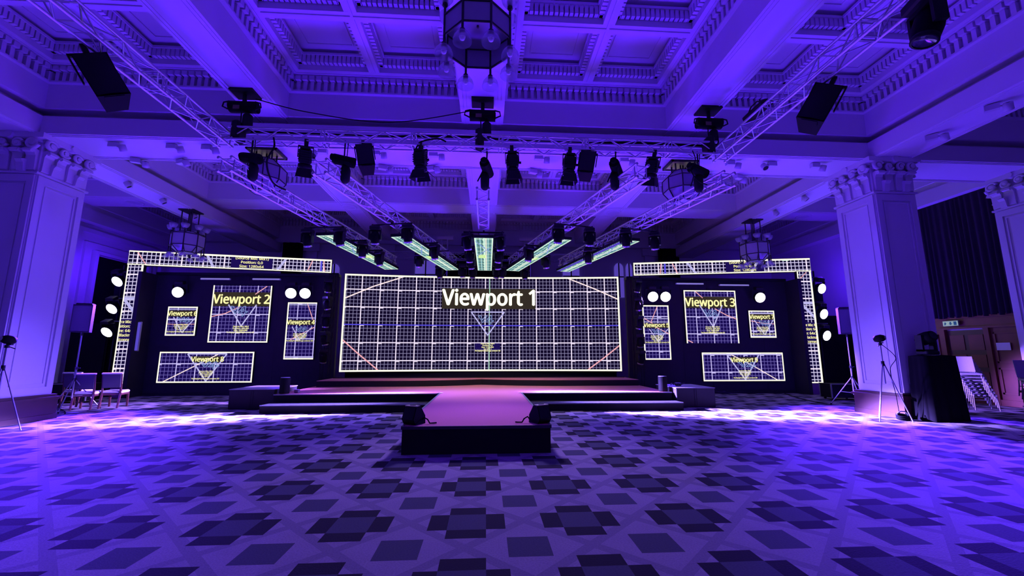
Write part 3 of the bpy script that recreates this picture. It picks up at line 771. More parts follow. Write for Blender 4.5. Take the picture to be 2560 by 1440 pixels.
class Screen:
    def __init__(s, name, label, cat, surf, gmat, depth=.08, nu=1, root=None):
        s.sf = surf; c = surf.f(surf.W / 2, 0, 0)
        s.t = thing(name, label, cat, c) if root is None else root
        s.c = Vector(s.t.location); W, H = surf.W, surf.H
        q = MB()
        for i in range(nu):
            u0, u1 = W * i / nu, W * (i + 1) / nu
            k = len(q.v); q.add([s.p(u0, 0, 0), s.p(u1, 0, 0), s.p(u1, H, 0), s.p(u0, H, 0)], [(0, 1, 2, 3)])
            for j, uv in enumerate(((u0, 0), (u1, 0), (u1, H), (u0, H))): q.uv[k + j] = uv
        q.build('led_face', gmat, s.t)
        q = MB(); e = .012
        for i in range(nu):
            u0, u1 = W * i / nu - (e if i == 0 else 0), W * (i + 1) / nu + (e if i == nu - 1 else 0)
            A = [s.p(u0, -e, -.002), s.p(u1, -e, -.002), s.p(u1, H + e, -.002), s.p(u0, H + e, -.002)]
            B = [s.p(u0, -e, -depth), s.p(u1, -e, -depth), s.p(u1, H + e, -depth), s.p(u0, H + e, -depth)]
            q.add(A + B, [(0, 1, 2, 3), (7, 6, 5, 4), (0, 4, 5, 1), (3, 2, 6, 7), (0, 3, 7, 4), (1, 5, 6, 2)])
        q.build('cabinet', BLACK, s.t)
    def p(s, u, v, o):
        return Vector(s.sf.f(u, v, o)) - s.c
    def strip(s, q, u0, v0, u1, v1, wd, o=.006, n=None):
        L = math.hypot(u1 - u0, v1 - v0)
        if L < 1e-6: return
        n = n or max(1, int(abs(u1 - u0) / .5))
        nx, ny = -(v1 - v0) / L * wd / 2, (u1 - u0) / L * wd / 2
        pts = []
        for i in range(n + 1):
            a = i / n; u = u0 + (u1 - u0) * a; v = v0 + (v1 - v0) * a
            cl = lambda uu, vv: s.p(min(max(uu, 0), s.sf.W), min(max(vv, 0), s.sf.H), o)
            pts += [cl(u - nx, v - ny), cl(u + nx, v + ny)]
        q.add(pts, [(2 * i, 2 * i + 2, 2 * i + 3, 2 * i + 1) for i in range(n)])
    def strips(s, name, mt, segs, wd, o=.006):
        if name == 'guide_line':
            for g in segs:
                q = MB(); s.strip(q, *g, wd, o); q.build(name, mt, s.t)
            return
        q = MB()
        for g in segs: s.strip(q, *g, wd, o)
        return q.build(name, mt, s.t)
    def rect(s, name, mt, u0, v0, u1, v1, o=.004):
        q = MB(); s.strip(q, u0, (v0 + v1) / 2, u1, (v0 + v1) / 2, abs(v1 - v0), o); return q.build(name, mt, s.t)
    def border(s, mt, wd=.05, sides='lrtb', name='border'):
        W, H = s.sf.W, s.sf.H; h = wd / 2; g = []
        if 'l' in sides: g.append((h, 0, h, H))
        if 'r' in sides: g.append((W - h, 0, W - h, H))
        if 't' in sides: g.append((0, H - h, W, H - h))
        if 'b' in sides: g.append((0, h, W, h))
        s.strips(name, mt, g, wd, .008)
    def text(s, name, mt, body, cx, base, cap, width=None, o=.012, bold=.026):
        vs, fs = text_polys(body, bold)
        x0 = min(x for x, y in vs); x1 = max(x for x, y in vs)
        sy = cap / CAPH; sx = (width / (x1 - x0)) if width else sy
        q = MB(); q.add([s.p(cx + (x - (x0 + x1) / 2) * sx, base + y * sy, o) for x, y in vs], fs)
        return q.build(name, mt, s.t)
    def emblem(s, mt_tri, mt_logo, xl, xr, yt, xa, ya, lw, top=True, logo=None, cut=None):
        g = [(xl, yt, xa, ya), (xr, yt, xa, ya)]
        if cut: g = [(xl + (xa - xl) * cut, yt + (ya - yt) * cut, xa, ya), (xr + (xa - xr) * cut, yt + (ya - yt) * cut, xa, ya)]
        if top: g.append((xl, yt, xr, yt))
        s.strips('triangle', mt_tri, g, lw, .007)
        if logo:
            x, y, w_, h_ = logo
            V = [(0, 1), (.16, 1), (.28, .35), (.46, 1), (.60, 1), (.30, 0), (.0, 1)]
            F = [(.92, 1), (.80, 1), (.46, .12), (.74, .12), (.74, -.35), (.86, -.12), (.86, .12), (1.0, .16), (1.06, .32), (.90, .32), (.92, 1)]
            I = [(.80, .72), (.64, .32), (.80, .32), (.80, .72)]
            g = []
            for pl in (V, F, I):
                for a, c in zip(pl, pl[1:]):
                    g.append((x + a[0] * w_, y + a[1] * h_, x + c[0] * w_, y + c[1] * h_))
            s.strips('emblem', mt_logo, g, max(.012, lw * .45), .0075)
    def info(s, mt, cx, top, lh, lines, plate=None):
        """block of small caption lines"""
        k = top
        for body in lines:
            s.text('caption', mt, body, cx, k - lh * .8, lh * .72, o=.012, bold=.022); k -= lh

NAVY = (0.010, 0.004, 0.085); MIN1 = (0.30, 0.26, 0.60); MAJ1 = (0.92, 0.80, 1.0)
g_main = led_grid('led_grid_main', .735, .69, .44, (0.006, 0.003, 0.022), (0.26, 0.23, 0.42), MAJ1, .020, .042)
S = Screen('led_screen', 'huge curved main LED screen at the back of the stage showing Viewport 1', 'screen', Surf(main_f, 11.58, 4.02), g_main, .10, 24)
S.border(E_EDGE, .07)
b = MB(); b.box(-5.70, 5.70, .02, .30, -.845, -.02); b.build('screen_base', STAGEBLK, S.t)
S.rect('caption_plate', E_DARK, 3.98, 2.62, 8.0, 3.50, .004)
S.text('title', E_YELW, 'Viewport 1', 5.98, 2.79, .66, 4.0)
S.strips('guide_line', E_PALE, [(0.02, 2.98, 1.15, 3.52), (1.15, 3.52, 2.45, 4.0), (9.35, 4.0, 10.55, 3.50), (10.55, 3.50, 11.56, 3.02)], .05)
S.strips('guide_line', E_PINK, [(0.02, 1.32, .62, .78), (.62, .78, 1.52, .03), (10.15, .03, 10.9, .58), (10.9, .58, 11.56, 1.1)], .05)
S.strips('centre_line', E_BLUE, [(0.05, 1.91, 11.5, 1.91)], .045, .0065)
S.strips('centre_line', E_GRN, [(6.02, .05, 6.02, 3.97)], .035, .0065)
S.emblem(E_LAV, E_LBLU, 5.24, 6.66, 2.49, 5.95, 1.50, .05, True, (5.55, 2.03, .62, .30))
S.rect('caption_plate', E_NAVY, 5.42, .90, 6.48, 1.16, .004)
S.info(E_YEL, 5.95, 1.18, .075, ['Source Mix: Mix1', 'Position: 0,0', 'Size: 1152x480', 'On GPU 1'])
S.text('caption', E_YEL, 'The DisplayPort/Blackmagic connector 100', 5.95, .82, .06, 1.08)

def sub_screen(x0, x1, z0, z1, y, label, n, ou, ov, sides='lrtb'):
    sf = flat_surf(x0, y, z0, x1, y, z1 - z0)
    gm = led_grid('led_grid_%d' % n, .70, ou, ov, NAVY, (0.16, 0.12, 0.46), (0.62, 0.54, 1.0), .018, .036)
    s = Screen('led_screen', label, 'screen', sf, gm, .06)
    s.border(E_EDGE, .05, sides)
    return s
YL, YR = 16.93, 16.53   # faces of the two set walls
def caps(s, cx, top, lh, wbar, ybar, n):
    s.info(E_YEL, cx, top, lh, ['Source Mix: Mix1', 'Position: 408,460', 'Size: 1080x480', 'On GPU 2'])
    s.text('caption', E_YEL, 'The DisplayPort/Blackmagic connector 203', cx, ybar, lh * .72, wbar)
s = sub_screen(-10.79, -8.54, 2.01, 4.26, YL, 'large square LED panel on the left set wall showing Viewport 2', 2, .31, .40, 'lrb')
s.rect('caption_plate', E_DARK, .03, 1.42, 2.2, 1.98); s.text('title', E_YEL, 'Viewport 2', 1.12, 1.53, .35, 2.18)
s.emblem(E_LAV, E_LBLU, .30, 2.02, 2.0, 1.20, .64, .05, False, (.74, 1.12, .62, .30), .38)
s.strips('guide_line', E_PINK, [(.02, 1.0, .55, 1.13), (.55, 1.13, 1.05, 1.38), (1.62, 1.9, 2.05, 2.23)], .035)
caps(s, 1.2, .66, .075, 1.05, .37, 2)
s = sub_screen(8.15, 10.37, 2.0, 4.18, YR, 'large square LED panel on the right set wall showing Viewport 3', 3, .48, .38, 'lrt')
s.rect('caption_plate', E_DARK, .03, 1.44, 2.19, 1.92); s.text('title', E_YEL, 'Viewport 3', 1.10, 1.52, .33, 2.14)
s.emblem(E_LAV, E_LBLU, .42, 1.80, 1.95, 1.17, .66, .05, False, (.78, 1.08, .60, .28), .30)
s.strips('guide_line', E_PINK, [(.48, 2.15, .80, 1.86), (1.28, 1.42, 1.75, 1.16), (1.75, 1.16, 2.2, .98), (.02, .14, .26, .02)], .035)
caps(s, 1.13, .70, .075, 1.0, .40, 3)
s = sub_screen(-7.88, -6.75, 1.36, 3.60, YL, 'tall narrow LED panel right of the left set wall showing Viewport 4', 4, .40, .10, 'ltb')
s.strips('guide_line', E_LAV, [(0, 2.14, 1.13, 2.14), (0, 1.62, 1.13, 1.62), (0, .08, 1.13, .08)], .03)
s.rect('caption_plate', E_DARK, .03, 1.34, 1.1, 1.54); s.text('title', E_YEL, 'Viewport 4', .56, 1.37, .17, 1.08)
s.emblem(E_LAV, E_LBLU, .1, 1.2, 1.5, .55, .75, .035, False, (.36, 1.07, .45, .2), .30)
s.strips('guide_line', E_PINK, [(.75, 2.22, 1.02, 1.54), (.2, .76, 1.1, 1.26)], .03)
caps(s, .56, 1.02, .065, 1.04, .70, 4)
s = sub_screen(6.37, 7.47, 1.34, 3.54, YR, 'tall narrow LED panel left on the right set wall showing Viewport 5', 5, .62, .34)
s.strips('guide_line', E_LAV, [(0, 1.66, 1.1, 1.66), (0, 1.52, 1.1, 1.52)], .03)
s.rect('caption_plate', E_DARK, .03, 1.27, 1.08, 1.46); s.text('title', E_YEL, 'Viewport 5', .55, 1.31, .16, 1.06)
s.emblem(E_LAV, E_LBLU, .1, 1.2, 1.45, .6, .72, .035, False, (.36, 1.02, .45, .2), .30)
s.strips('guide_line', E_PINK, [(.64, 2.18, .32, 1.48), (.03, 1.68, .4, 1.46), (.55, 1.3, 1.08, 1.02)], .03)
caps(s, .55, .98, .065, 1.0, .67, 5)
s = sub_screen(-12.40, -11.29, 2.27, 3.40, YL, 'small square LED panel on the outer left set wall showing Viewport 6', 6, .38, .64)
s.strips('guide_line', E_LAV, [(0, 1.02, 1.1, 1.02), (0, .62, 1.1, .62)], .03)
s.rect('caption_plate', E_DARK, .03, .74, 1.08, .98); s.text('title', E_YEL, 'Viewport 6', .56, .78, .17, 1.10)
s.emblem(E_LAV, E_LBLU, .1, 1.25, .95, .62, .12, .04, False, (.38, .52, .48, .18), .28)
s.strips('guide_line', E_PINK, [(.03, .45, .4, .43), (.4, .43, 1.08, .45)], .02)
caps(s, .56, .46, .065, 1.02, .13, 6)
s = sub_screen(10.87, 11.98, 2.23, 3.35, YR, 'small square LED panel on the outer right set wall showing Viewport 7', 7, .14, .98)
s.strips('guide_line', E_LAV, [(0, 1.02, 1.1, 1.02), (0, .07, 1.1, .07)], .03)
s.rect('caption_plate', E_DARK, .03, .74, 1.08, .98); s.text('title', E_YEL, 'Viewport 7', .55, .78, .17, 1.06)
s.emblem(E_LAV, E_LBLU, .05, 1.2, .98, .62, .12, .04, False, (.42, .50, .48, .18), .28)
s.strips('guide_line', E_PINK, [(.03, .70, .4, .62), (.4, .62, .7, .58), (.7, .58, 1.08, .57)], .025)
caps(s, .55, .46, .065, 1.0, .13, 7)
s = sub_screen(-12.49, -8.99, .485, 1.653, YL, 'wide low LED panel at the foot of the left set wall showing Viewport 8', 8, .66, .715)
s.emblem(E_LAV, E_LBLU, 1.03, 2.48, 1.09, 1.80, .06, .05, True, (1.50, .58, .7, .2))
s.rect('caption_plate', E_DARK, 1.2, .76, 2.35, 1.0); s.text('title', E_YEL, 'Viewport 8', 1.78, .80, .175, 1.22)
s.strips('guide_line', E_PALE, [(.2, .02, .95, .42), (.95, .42, 2.3, 1.15)], .035)
caps(s, 1.78, .46, .065, 1.02, .13, 8)
s = sub_screen(8.746, 12.17, .485, 1.625, YR, 'wide low LED panel at the foot of the right set wall showing Viewport 9', 9, .37, .36)
s.emblem(E_LAV, E_LBLU, 1.03, 2.42, 1.08, 1.75, .06, .05, True, (1.50, .55, .7, .2))
s.rect('caption_plate', E_DARK, 1.2, .74, 2.35, .96); s.text('title', E_YEL, 'Viewport 9', 1.76, .76, .175, 1.15)
s.strips('guide_line', E_PALE, [(1.1, 1.12, 2.1, .62), (2.1, .62, 3.1, .04)], .035)
caps(s, 1.75, .44, .065, 1.0, .11, 9)

# L-shaped LED portals: header and outer pillar
g_head = led_grid('led_grid_header', .735, .30, -.05, (0.006, 0.003, 0.03), (0.62, 0.56, 0.85), MAJ1, .03, .05)
g_pil = led_grid('led_grid_pillar', .70, -.02, .55, (0.006, 0.003, 0.04), (0.62, 0.56, 0.85), MAJ1, .03, .05)
def portal(x0, y0, x1, y1, px0, px1, py, zt, hh, zb, side, label, pos, sizes):
    S = Screen('led_portal', label, 'screen', flat_surf(x0, y0, zt - hh, x1, y1, hh), g_head, .12)
    W = S.sf.W
    S.border(E_EDGE, .05, 'tb' + ('r' if side < 0 else 'l'))
    S.strips('top_edge', E_EDGE, [(W * .3, hh - .035, W, hh - .035)] if side < 0 else [(0, hh - .035, W, hh - .035)], .07, .010)
    f = (lambda a: a * W) if side < 0 else (lambda a: (1 - a) * W)
    cx = f(.585) if side < 0 else f(.36)
    S.rect('caption_plate', E_NAVY, cx - .75, .03, cx + .75, hh - .03)
    for i, body in enumerate(('(Source Mix: Mix1)', pos, 'Size: 1280x64')):
        S.text('caption', E_YEL, body, cx, hh - .15 - i * .165, .10, bold=.022)
    if side < 0:
        S.strips('guide_line', E_LAV, [(W * .36, hh, W * .40, 0), (W * .76, hh, W * .715, 0)], .10)
        S.strips('guide_line', E_PINK, [(.25, hh, .62, 0), (W * .90, hh, W * .872, 0), (W * .955, hh, W * .965, 0)], .04)
        S.strips('guide_line', E_BLUE, [(W * .945, hh, W * .945, 0)], .06)
    else:
        S.strips('guide_line', E_LAV, [(W * .31, hh, W * .365, 0), (W * .72, hh, W * .675, 0)], .10)
        S.strips('guide_line', E_PINK, [(W * .165, hh, W * .155, 0), (W * .225, hh, W * .26, 0)], .04)
        S.strips('guide_line', E_BLUE, [(W * .185, hh, W * .185, 0)], .07)
        S.strips('guide_line', E_GRN, [(W * .85, hh - .06, W * .885, hh - .06)], .06)
    # pillar: a second face of the same portal
    p = Screen(None, None, None, flat_surf(px0, py, zb, px1, py, zt - hh - .01 - zb), g_pil, .12, root=S.t)
    w_ = px1 - px0; H = p.sf.H
    p.border(E_EDGE, .045, 'lrb', 'pillar_border')
    p.strips('pillar_edge', E_EDGE, [(w_ - .035, 0, w_ - .035, H)], .08, .010)
    p.strips('guide_line', E_LAV, [(0, H * .71, w_, H * .71), (.06, H * .70, w_ - .06, H * .58)], .10, .007)
    p.strips('guide_line', E_PINK, [(.05, H - .35, w_ * .7, H)], .03) if side > 0 else None
    p.rect('caption_plate', E_NAVY, .03, H * .355, w_ - .03, H * .535)
    for i, body in enumerate(sizes):
        p.text('caption', E_YEL, body, w_ / 2, H * .50 - i * .165, .10, width=min(w_ - .06, .066 * len(body)), bold=.022)
    q = MB(); q.cbox((0, 0, 0), (.01, .01, .01))
    q = MB(); c = p.c
    q.box(px0 - c.x, px1 - c.x, py + .02 - c.y, py + .20 - c.y, -c.z, zb - c.z - .005); q.build('base_board', PURPLE, S.t)
    q = MB(); q.box(px0 - c.x + .1, px1 - c.x - .1, py + .13 - c.y, py + .2 - c.y, zb - c.z, zt - c.z); q.build('support_post', BLACK, S.t)
portal(-13.62, 16.3, -6.50, 17.5, -13.60, -13.02, 16.3, 5.48, .56, .50, -1, 'L-shaped LED portal framing the left set wall, white grid with pale yellow edge', 'Position: 0,0',
       ('rce Mix: M', 'sition: 0,', 'ze: 64x7', 'Blackma', '(connec'))
portal(6.35, 17.25, 13.28, 15.9, 12.66, 13.26, 15.9, 5.47, .56, .44, 1, 'L-shaped LED portal framing the right set wall, white grid with pale yellow edge', 'Position: 0,65',
       ('rce Mix: M', 'sition: 64', 'ze: 64x7', 'Blackma', '(connec'))

# ---------------------------------------------------------------- set walls
def set_wall(x0, x1, y, h, label, side):
    t = thing('set_wall', label, 'set wall', ((x0 + x1) / 2, y, 0))
    hw = (x1 - x0) / 2
    b = MB(); b.box(-hw, hw, 0, .14, 0, h); b.build('panel', FLAT, t)
    b = MB(); b.box(-hw, hw, -.10, .16, h, h + .10); b.build('top_rail', BLACK, t)
    b = MB()
    for k in range(1, 6):
        x = -hw + 2 * hw * k / 6; b.box(x - .006, x + .006, -.004, 0, 0, h)
    b.build('panel_seam', BLACK, t)
    b = MB(); s = side
    xa, xb = (-hw - .14, -hw) if s < 0 else (hw, hw + .14)
    b.box(xa, xb, -.75, .14, 0, h); b.build('return_panel', FLAT, t)
    b = MB(); b.box(-hw, hw, -.06, .0, 0, .12); b.build('foot_rail', BLACK, t)
set_wall(-13.0, -5.95, 17.0, 4.66, 'tall black set wall on the left carrying four LED panels', -1)
set_wall(5.75, 12.62, 16.6, 4.60, 'tall black set wall on the right carrying four LED panels', 1)
for (x0, x1, y, h, lb) in ((-15.9, -14.6, 17.0, 2.75, 'low black masking flat left of the left portal'), (-14.9, -13.65, 17.4, 4.75, 'black masking flat behind the lit lamps left of the left portal'),
                           (13.30, 14.35, 16.7, 4.4, 'black masking flat behind the lit lamps right of the right portal'), (14.4, 15.9, 17.0, 3.2, 'low black masking flat near the right wall')):
    t = thing('masking_flat', lb, 'flat', ((x0 + x1) / 2, y, 0)); hw = (x1 - x0) / 2
    b = MB(); b.box(-hw, hw, 0, .05, 0, h); b.build('panel', DRAPE, t)
    b = MB(); b.box(-hw, -hw + .06, .05, .11, 0, h); b.box(hw - .06, hw, .05, .11, 0, h); b.box(-hw + .02, -hw + .08, .05, .22, 0, .06); b.box(hw - .08, hw - .02, .05, .22, 0, .06); b.build('brace', BLACK, t)
# light battens
def batten(loc, L, vert, label, group, mt=WHITEB):
    t = thing('light_batten', label, 'light bar', loc, group=group)
    b = MB()
    if vert: b.bbox((0, 0, 0), (.13, .07, L), .015)
    else: b.bbox((0, 0, 0), (L, .07, .07), .015)
    b.build('housing', mt, t)
    b = MB()
    if vert: b.box(-.05, .05, -.045, -.035, -L / 2 + .03, L / 2 - .03)
    else: b.box(-L / 2 + .03, L / 2 - .03, -.045, -.035, -.028, .028)
    b.build('diffuser', emission('batten_glow', (.16, .11, .95), .6) if vert else GLOWB, t)
    b = MB()
    for s in (-1, 1):
        if vert: b.box(-.03, .03, .035, .075, s * L * .35 - .02, s * L * .35 + .02)
        else: b.box(s * L * .35 - .02, s * L * .35 + .02, .03, .145, -.02, .02)
    b.build('bracket', BLACK, t)
batten((-12.96, 16.42, 2.22), 1.1, True, 'upright glowing violet light bar beside the left portal pillar', None)
for i, (x, y, z, L) in enumerate(((-10.7, 16.86, 4.50, 1.15), (-8.75, 16.86, 4.51, 1.1))):
    batten((x, y, z), L, False, '%s horizontal light bar near the top of the left set wall' % ('outer', 'inner')[i], 'light bars on the set walls')
for i, (x, y, z, L) in enumerate(((8.4, 16.46, 4.44, 1.2), (10.3, 16.46, 4.40, 1.3))):
    batten((x, y, z), L, False, '%s horizontal light bar near the top of the right set wall' % ('inner', 'outer')[i], 'light bars on the set walls')

# ---------------------------------------------------------------- trusses
def truss(label, p0, p1, s=.29, ends=True, cat='truss', group=None, mt=ALU, pitch=.36, rc=.025, rl=.0125):
    """box truss whose lower centre line runs from p0 to p1"""
    p0 = Vector(p0); p1 = Vector(p1); d = p1 - p0; L = d.length
    t = thing('truss', label, cat, p0, (0, -math.asin(d.z / L), math.atan2(d.y, d.x)), group)
    h = s / 2
    C4 = [(-h, 0), (h, 0), (h, s), (-h, s)]
    for (y, z) in C4:
        q = MB(); q.cyl((0, y, z), (L, y, z), rc, n=8)
        if ends:
            for x in (-.02, L + .02): q.cyl((x - .03, y, z), (x + .03, y, z), rc * 1.35, n=8)
        q.build('chord', mt, t)
    q = MB(); n = max(2, int(L / pitch)); st = L / n
    for k in range(4):
        a, c = C4[k], C4[(k + 1) % 4]
        for i in range(n):
            u, v = (a, c) if (i + k) % 2 == 0 else (c, a)
            q.cyl((i * st, *u), ((i + 1) * st, *v), rl, n=5, caps=False)
        for x in (.05, L - .05):
            q.cyl((x, *a), (x, *c), rl * 1.2, n=5, caps=False)
        for x in [2.0 * j for j in range(1, int(L / 2.0) + 1) if 2.0 * j < L - .3]:
            for e in (-.04, .04): q.cyl((x + e, *a), (x + e, *c), rl * 1.2, n=5, caps=False)
    q.build('lattice', mt, t)
    return t
FT = 9.05
truss('long front truss hanging across the room below the cross beam', (-5.7, FT, 6.28), (5.4, FT, 6.28))
truss('left side truss running overhead towards the viewer from the front truss', (-5.98, FT + .15, 6.25), (-5.98, -2.0, 6.25))
truss('right side truss running overhead towards the viewer from the front truss', (5.68, FT + .15, 6.25), (5.68, -2.0, 6.25))
FANS = {'outer left': ((-5.42, 8.45, 5.32), (-3.95, 17.3, 5.32)), 'inner left': ((-3.50, 8.45, 5.32), (-1.42, 17.3, 5.32)), 'centre': ((-.11, 9.75, 5.32), (-.08, 17.3, 5.32)),
        'inner right': ((3.32, 8.25, 5.32), (1.08, 17.3, 5.32)), 'outer right': ((5.40, 8.5, 5.32), (3.25, 17.3, 5.32))}
g_roof = led_grid('led_grid_roof', .5, .15, .30, (0.02, 0.10, 0.09), (0.42, 0.75, 0.78), (0.72, 0.98, 0.82), .03, .05, 4)
for nm, (a, c) in FANS.items():
    truss('%s fan truss sloping away over the stage towards the main screen' % nm, a, c)
    # LED ceiling panel under the far half of the truss
    A = Vector(a); B = Vector(c); d = (B - A).normalized(); s0 = (12.25 - A.y) / d.y; s1 = (17.25 - A.y) / d.y
    P0 = A + d * s0; P1 = A + d * s1; L = (P1 - P0).length; nrm = Vector((-d.y, d.x, 0)) * -1
    sf = Surf(lambda u, v, o, P0=P0, d=d, nrm=nrm: (P0.x + d.x * u + nrm.x * (v - .29), P0.y + d.y * u + nrm.y * (v - .29), 5.06 - o), L, .58)
    S = Screen('ceiling_led_strip', 'glowing LED grid strip under the %s fan truss' % nm, 'screen', sf, g_roof, .09)
    S.border(emission('led_strip_edge', (.80, 1.0, .80), 1.0), .035)
    S.strips('centre_line', E_EDGE, [(0, .36, L, .36)], .035)
    S.strips('guide_line', E_LBLU, [(.3, 0, 2.0, .58), (1.0, .58, 2.4, 0)], .05)
    S.rect('caption_plate', E_LIME, 2.55, .08, 2.95, .50) if nm != 'centre' else S.rect('caption_plate', E_LIME, 2.2, .08, 2.7, .34)
    if nm == 'outer right': S.rect('side_fascia', E_VIO, 0, .0, L, .16, .009)
    q = MB()
    for k in range(5):
        u = .3 + k * (L - .6) / 4
        for v in (.12, .46): q.cyl(S.p(u, v, -.09), S.p(u, v, -.28), .012, n=5)
    q.build('hanger', BLACK, S.t)
# truss and lift towers far behind the screen
truss('short rear truss seen behind the screen between the left fan trusses', (-5.2, 19.9, 6.1), (-2.4, 19.9, 6.1), .32)
truss('short rear truss seen behind the screen between the right fan trusses', (2.2, 19.9, 6.1), (5.0, 19.9, 6.1), .32)
truss('short rear truss seen behind the screen left of the centre truss', (-2.0, 19.9, 6.1), (-.7, 19.9, 6.1), .32)
truss('short rear truss seen behind the screen right of the centre truss', (.5, 19.9, 6.1), (1.9, 19.9, 6.1), .32)
for x, lb in ((-2.1, 'left'), (2.05, 'right')):
    t = thing('lift_tower', 'tall pale lifting tower with a cross head behind the screen, %s of centre' % lb, 'tower', (x, 20.3, 0))
    b = MB()
    for dx in (-.14, .14): b.box(dx - .03, dx + .03, -.05, .05, 0, 7.2)
    for k in range(18): b.cyl((-.14 if k % 2 else .14, 0, .4 * k), (.14 if k % 2 else -.14, 0, .4 * k + .4), .012, n=5)
    b.build('mast', ALU, t)
    b = MB(); b.box(-.42, .42, -.08, .08, 7.2, 7.36); b.build('cross_head', PLASTER, t)
    b = MB(); b.box(-.5, .5, -.5, .5, 0, .12); b.build('base', BLACK, t)
# vertical tower truss at each inner end of the set walls
for x, y, lb in ((-6.15, 16.62, 'left'), (6.0, 16.2, 'right')):
    t = thing('truss_tower', 'dark upright truss tower between the %s set wall and the main screen' % lb, 'tower', (x, y, 0))
    b = MB()
    for dx in (-.15, .15):
        for dy in (-.15, .15): b.cyl((dx, dy, .05), (dx, dy, 4.65), .022, n=6)
    for k in range(13):
        z = .1 + k * .35
        for (a, c) in (((-.15, -.15), (.15, -.15)), ((.15, -.15), (.15, .15)), ((.15, .15), (-.15, .15)), ((-.15, .15), (-.15, -.15))):
            b.cyl((*a, z), (*c, z + .35), .009, n=5)
    b.build('mast', BLACK, t)
    b = MB(); b.box(-.35, .35, -.3, .3, 0, .05); b.build('base_plate', BLACK, t)

# ---------------------------------------------------------------- moving heads
def mh_proto():
    t = thing('moving_light', 'x', 'stage light')
    b = MB(); b.bbox((0, 0, -.06), (.30, .26, .12), .02); b.build('base', BLACK, t)
    b = MB(); b.box(-.10, -.07, -.02, .02, 0, .07); b.box(.07, .10, -.02, .02, 0, .07); b.build('clamp', BLACK, t)
    b = MB(); b.box(-.165, .165, -.06, .06, -.16, -.12); b.box(-.175, -.135, -.06, .06, -.40, -.13); b.box(.135, .175, -.06, .06, -.40, -.13); b.build('yoke', BLACK, t)
    b = MB(); b.M = T(0, 0, -.34) @ RX(R(18)); b.lathe([(.001, .20), (.08, .19), (.125, .10), (.13, -.02), (.115, -.14), (.10, -.18)], n=16); h = b.build('head', BLACKP, t)
    b = MB(); b.M = T(0, 0, -.34) @ RX(R(18)); b.lathe([(.115, -.14), (.118, -.185), (.098, -.19)], n=16); b.build('lens_ring', RINGW, h)
    b = MB(); b.M = T(0, 0, -.34) @ RX(R(18)); b.lathe([(.098, -.178), (.05, -.165), (.001, -.16)], n=16); b.build('lens', LENS_OFF, h)
    return t
mh0 = mh_proto(); mh_used = [False]
def mhead(x, y, z, rz, label, group, rx=0.0, scale=1.0):
    if not mh_used[0]:
        mh_used[0] = True; mh0.location = (x, y, z); mh0.rotation_euler = (rx, 0, rz); mh0.scale = (scale,) * 3; tag(mh0, label, group=group); return mh0
    return dup(mh0, (x, y, z), (rx, 0, rz), label, group, scale)
G = 'moving lights beside the LED ceiling strips'
def fanpt(nm, y, off):
    a, c = (Vector(q) for q in FANS[nm]); d = (c - a).normalized(); s = (y - a.y) / d.y
    n = Vector((d.y, -d.x, 0)); return a + d * s + n * off
PIPES = {'outer left': (12.15, 13.6, 14.9), 'inner left': (11.7, 13.8, 14.9, 17.05), 'centre': (12.35, 14.1, 15.25, 17.1), 'inner right': (11.5, 13.9, 14.8, 17.1), 'outer right': (11.8, 14.1)}
HEADS = {'outer left': ('LR', 'R', 'R'), 'inner left': ('LR', 'R', 'L', 'LR'), 'centre': ('LR', 'LR', 'LR', 'LR'), 'inner right': ('LR', 'L', 'R', 'LR'), 'outer right': ('LR', 'L')}
for nm, ys in PIPES.items():
    for k, y in enumerate(ys):
        p = fanpt(nm, y, 0); v = fanpt(nm, y, .62) - fanpt(nm, y, -.62)
        b = MB(); b.cyl(-v / 2, v / 2, .026, n=8); b.cyl((0, 0, 0), (0, 0, .06), .03, n=8)
        o = b.build('cross_pipe', BLACK); o.location = (p.x, p.y, 5.265)
        tag(o, 'black cross pipe under the %s fan truss, %s from the front' % (nm, ords[k]), 'pipe', 'cross pipes under the fan trusses')
        for sd in HEADS[nm][k]:
            p = fanpt(nm, y, -.5 if sd == 'L' else .5)
            mhead(p.x, p.y, 5.22, random.uniform(-.6, .6), 'black moving light %s of the %s fan truss, pipe %s' % ('left' if sd == 'L' else 'right', nm, ords[k]), G)
for x, y, lb, zs in ((-6.15, 16.36, 'left', (4.45, 3.78, 3.10, 2.42, 1.75)), (6.0, 15.94, 'right', (4.5, 3.78, 3.05, 2.35, 1.7))):
    for i, z in enumerate(zs):
        mhead(x, y, z, .4 * (-1) ** i, 'unlit moving light on the dark %s truss tower, %s from the top' % (lb, ords[i]), 'moving lights on the truss towers')
# a large moving head hanging from the right side truss near the viewer
mhead(5.66, 4.42, 6.20, R(75), 'large dark moving light hanging from the right side truss near the top right corner', None, R(0), 1.25)
_big = [o for o in COL.objects if o.get('label', '').startswith('large dark moving light')][0]
for _c in _big.children_recursive:
    if _c.name.startswith('lens_ring'):
        _c.data = _c.data.copy(); _c.data.materials[0] = BLACK

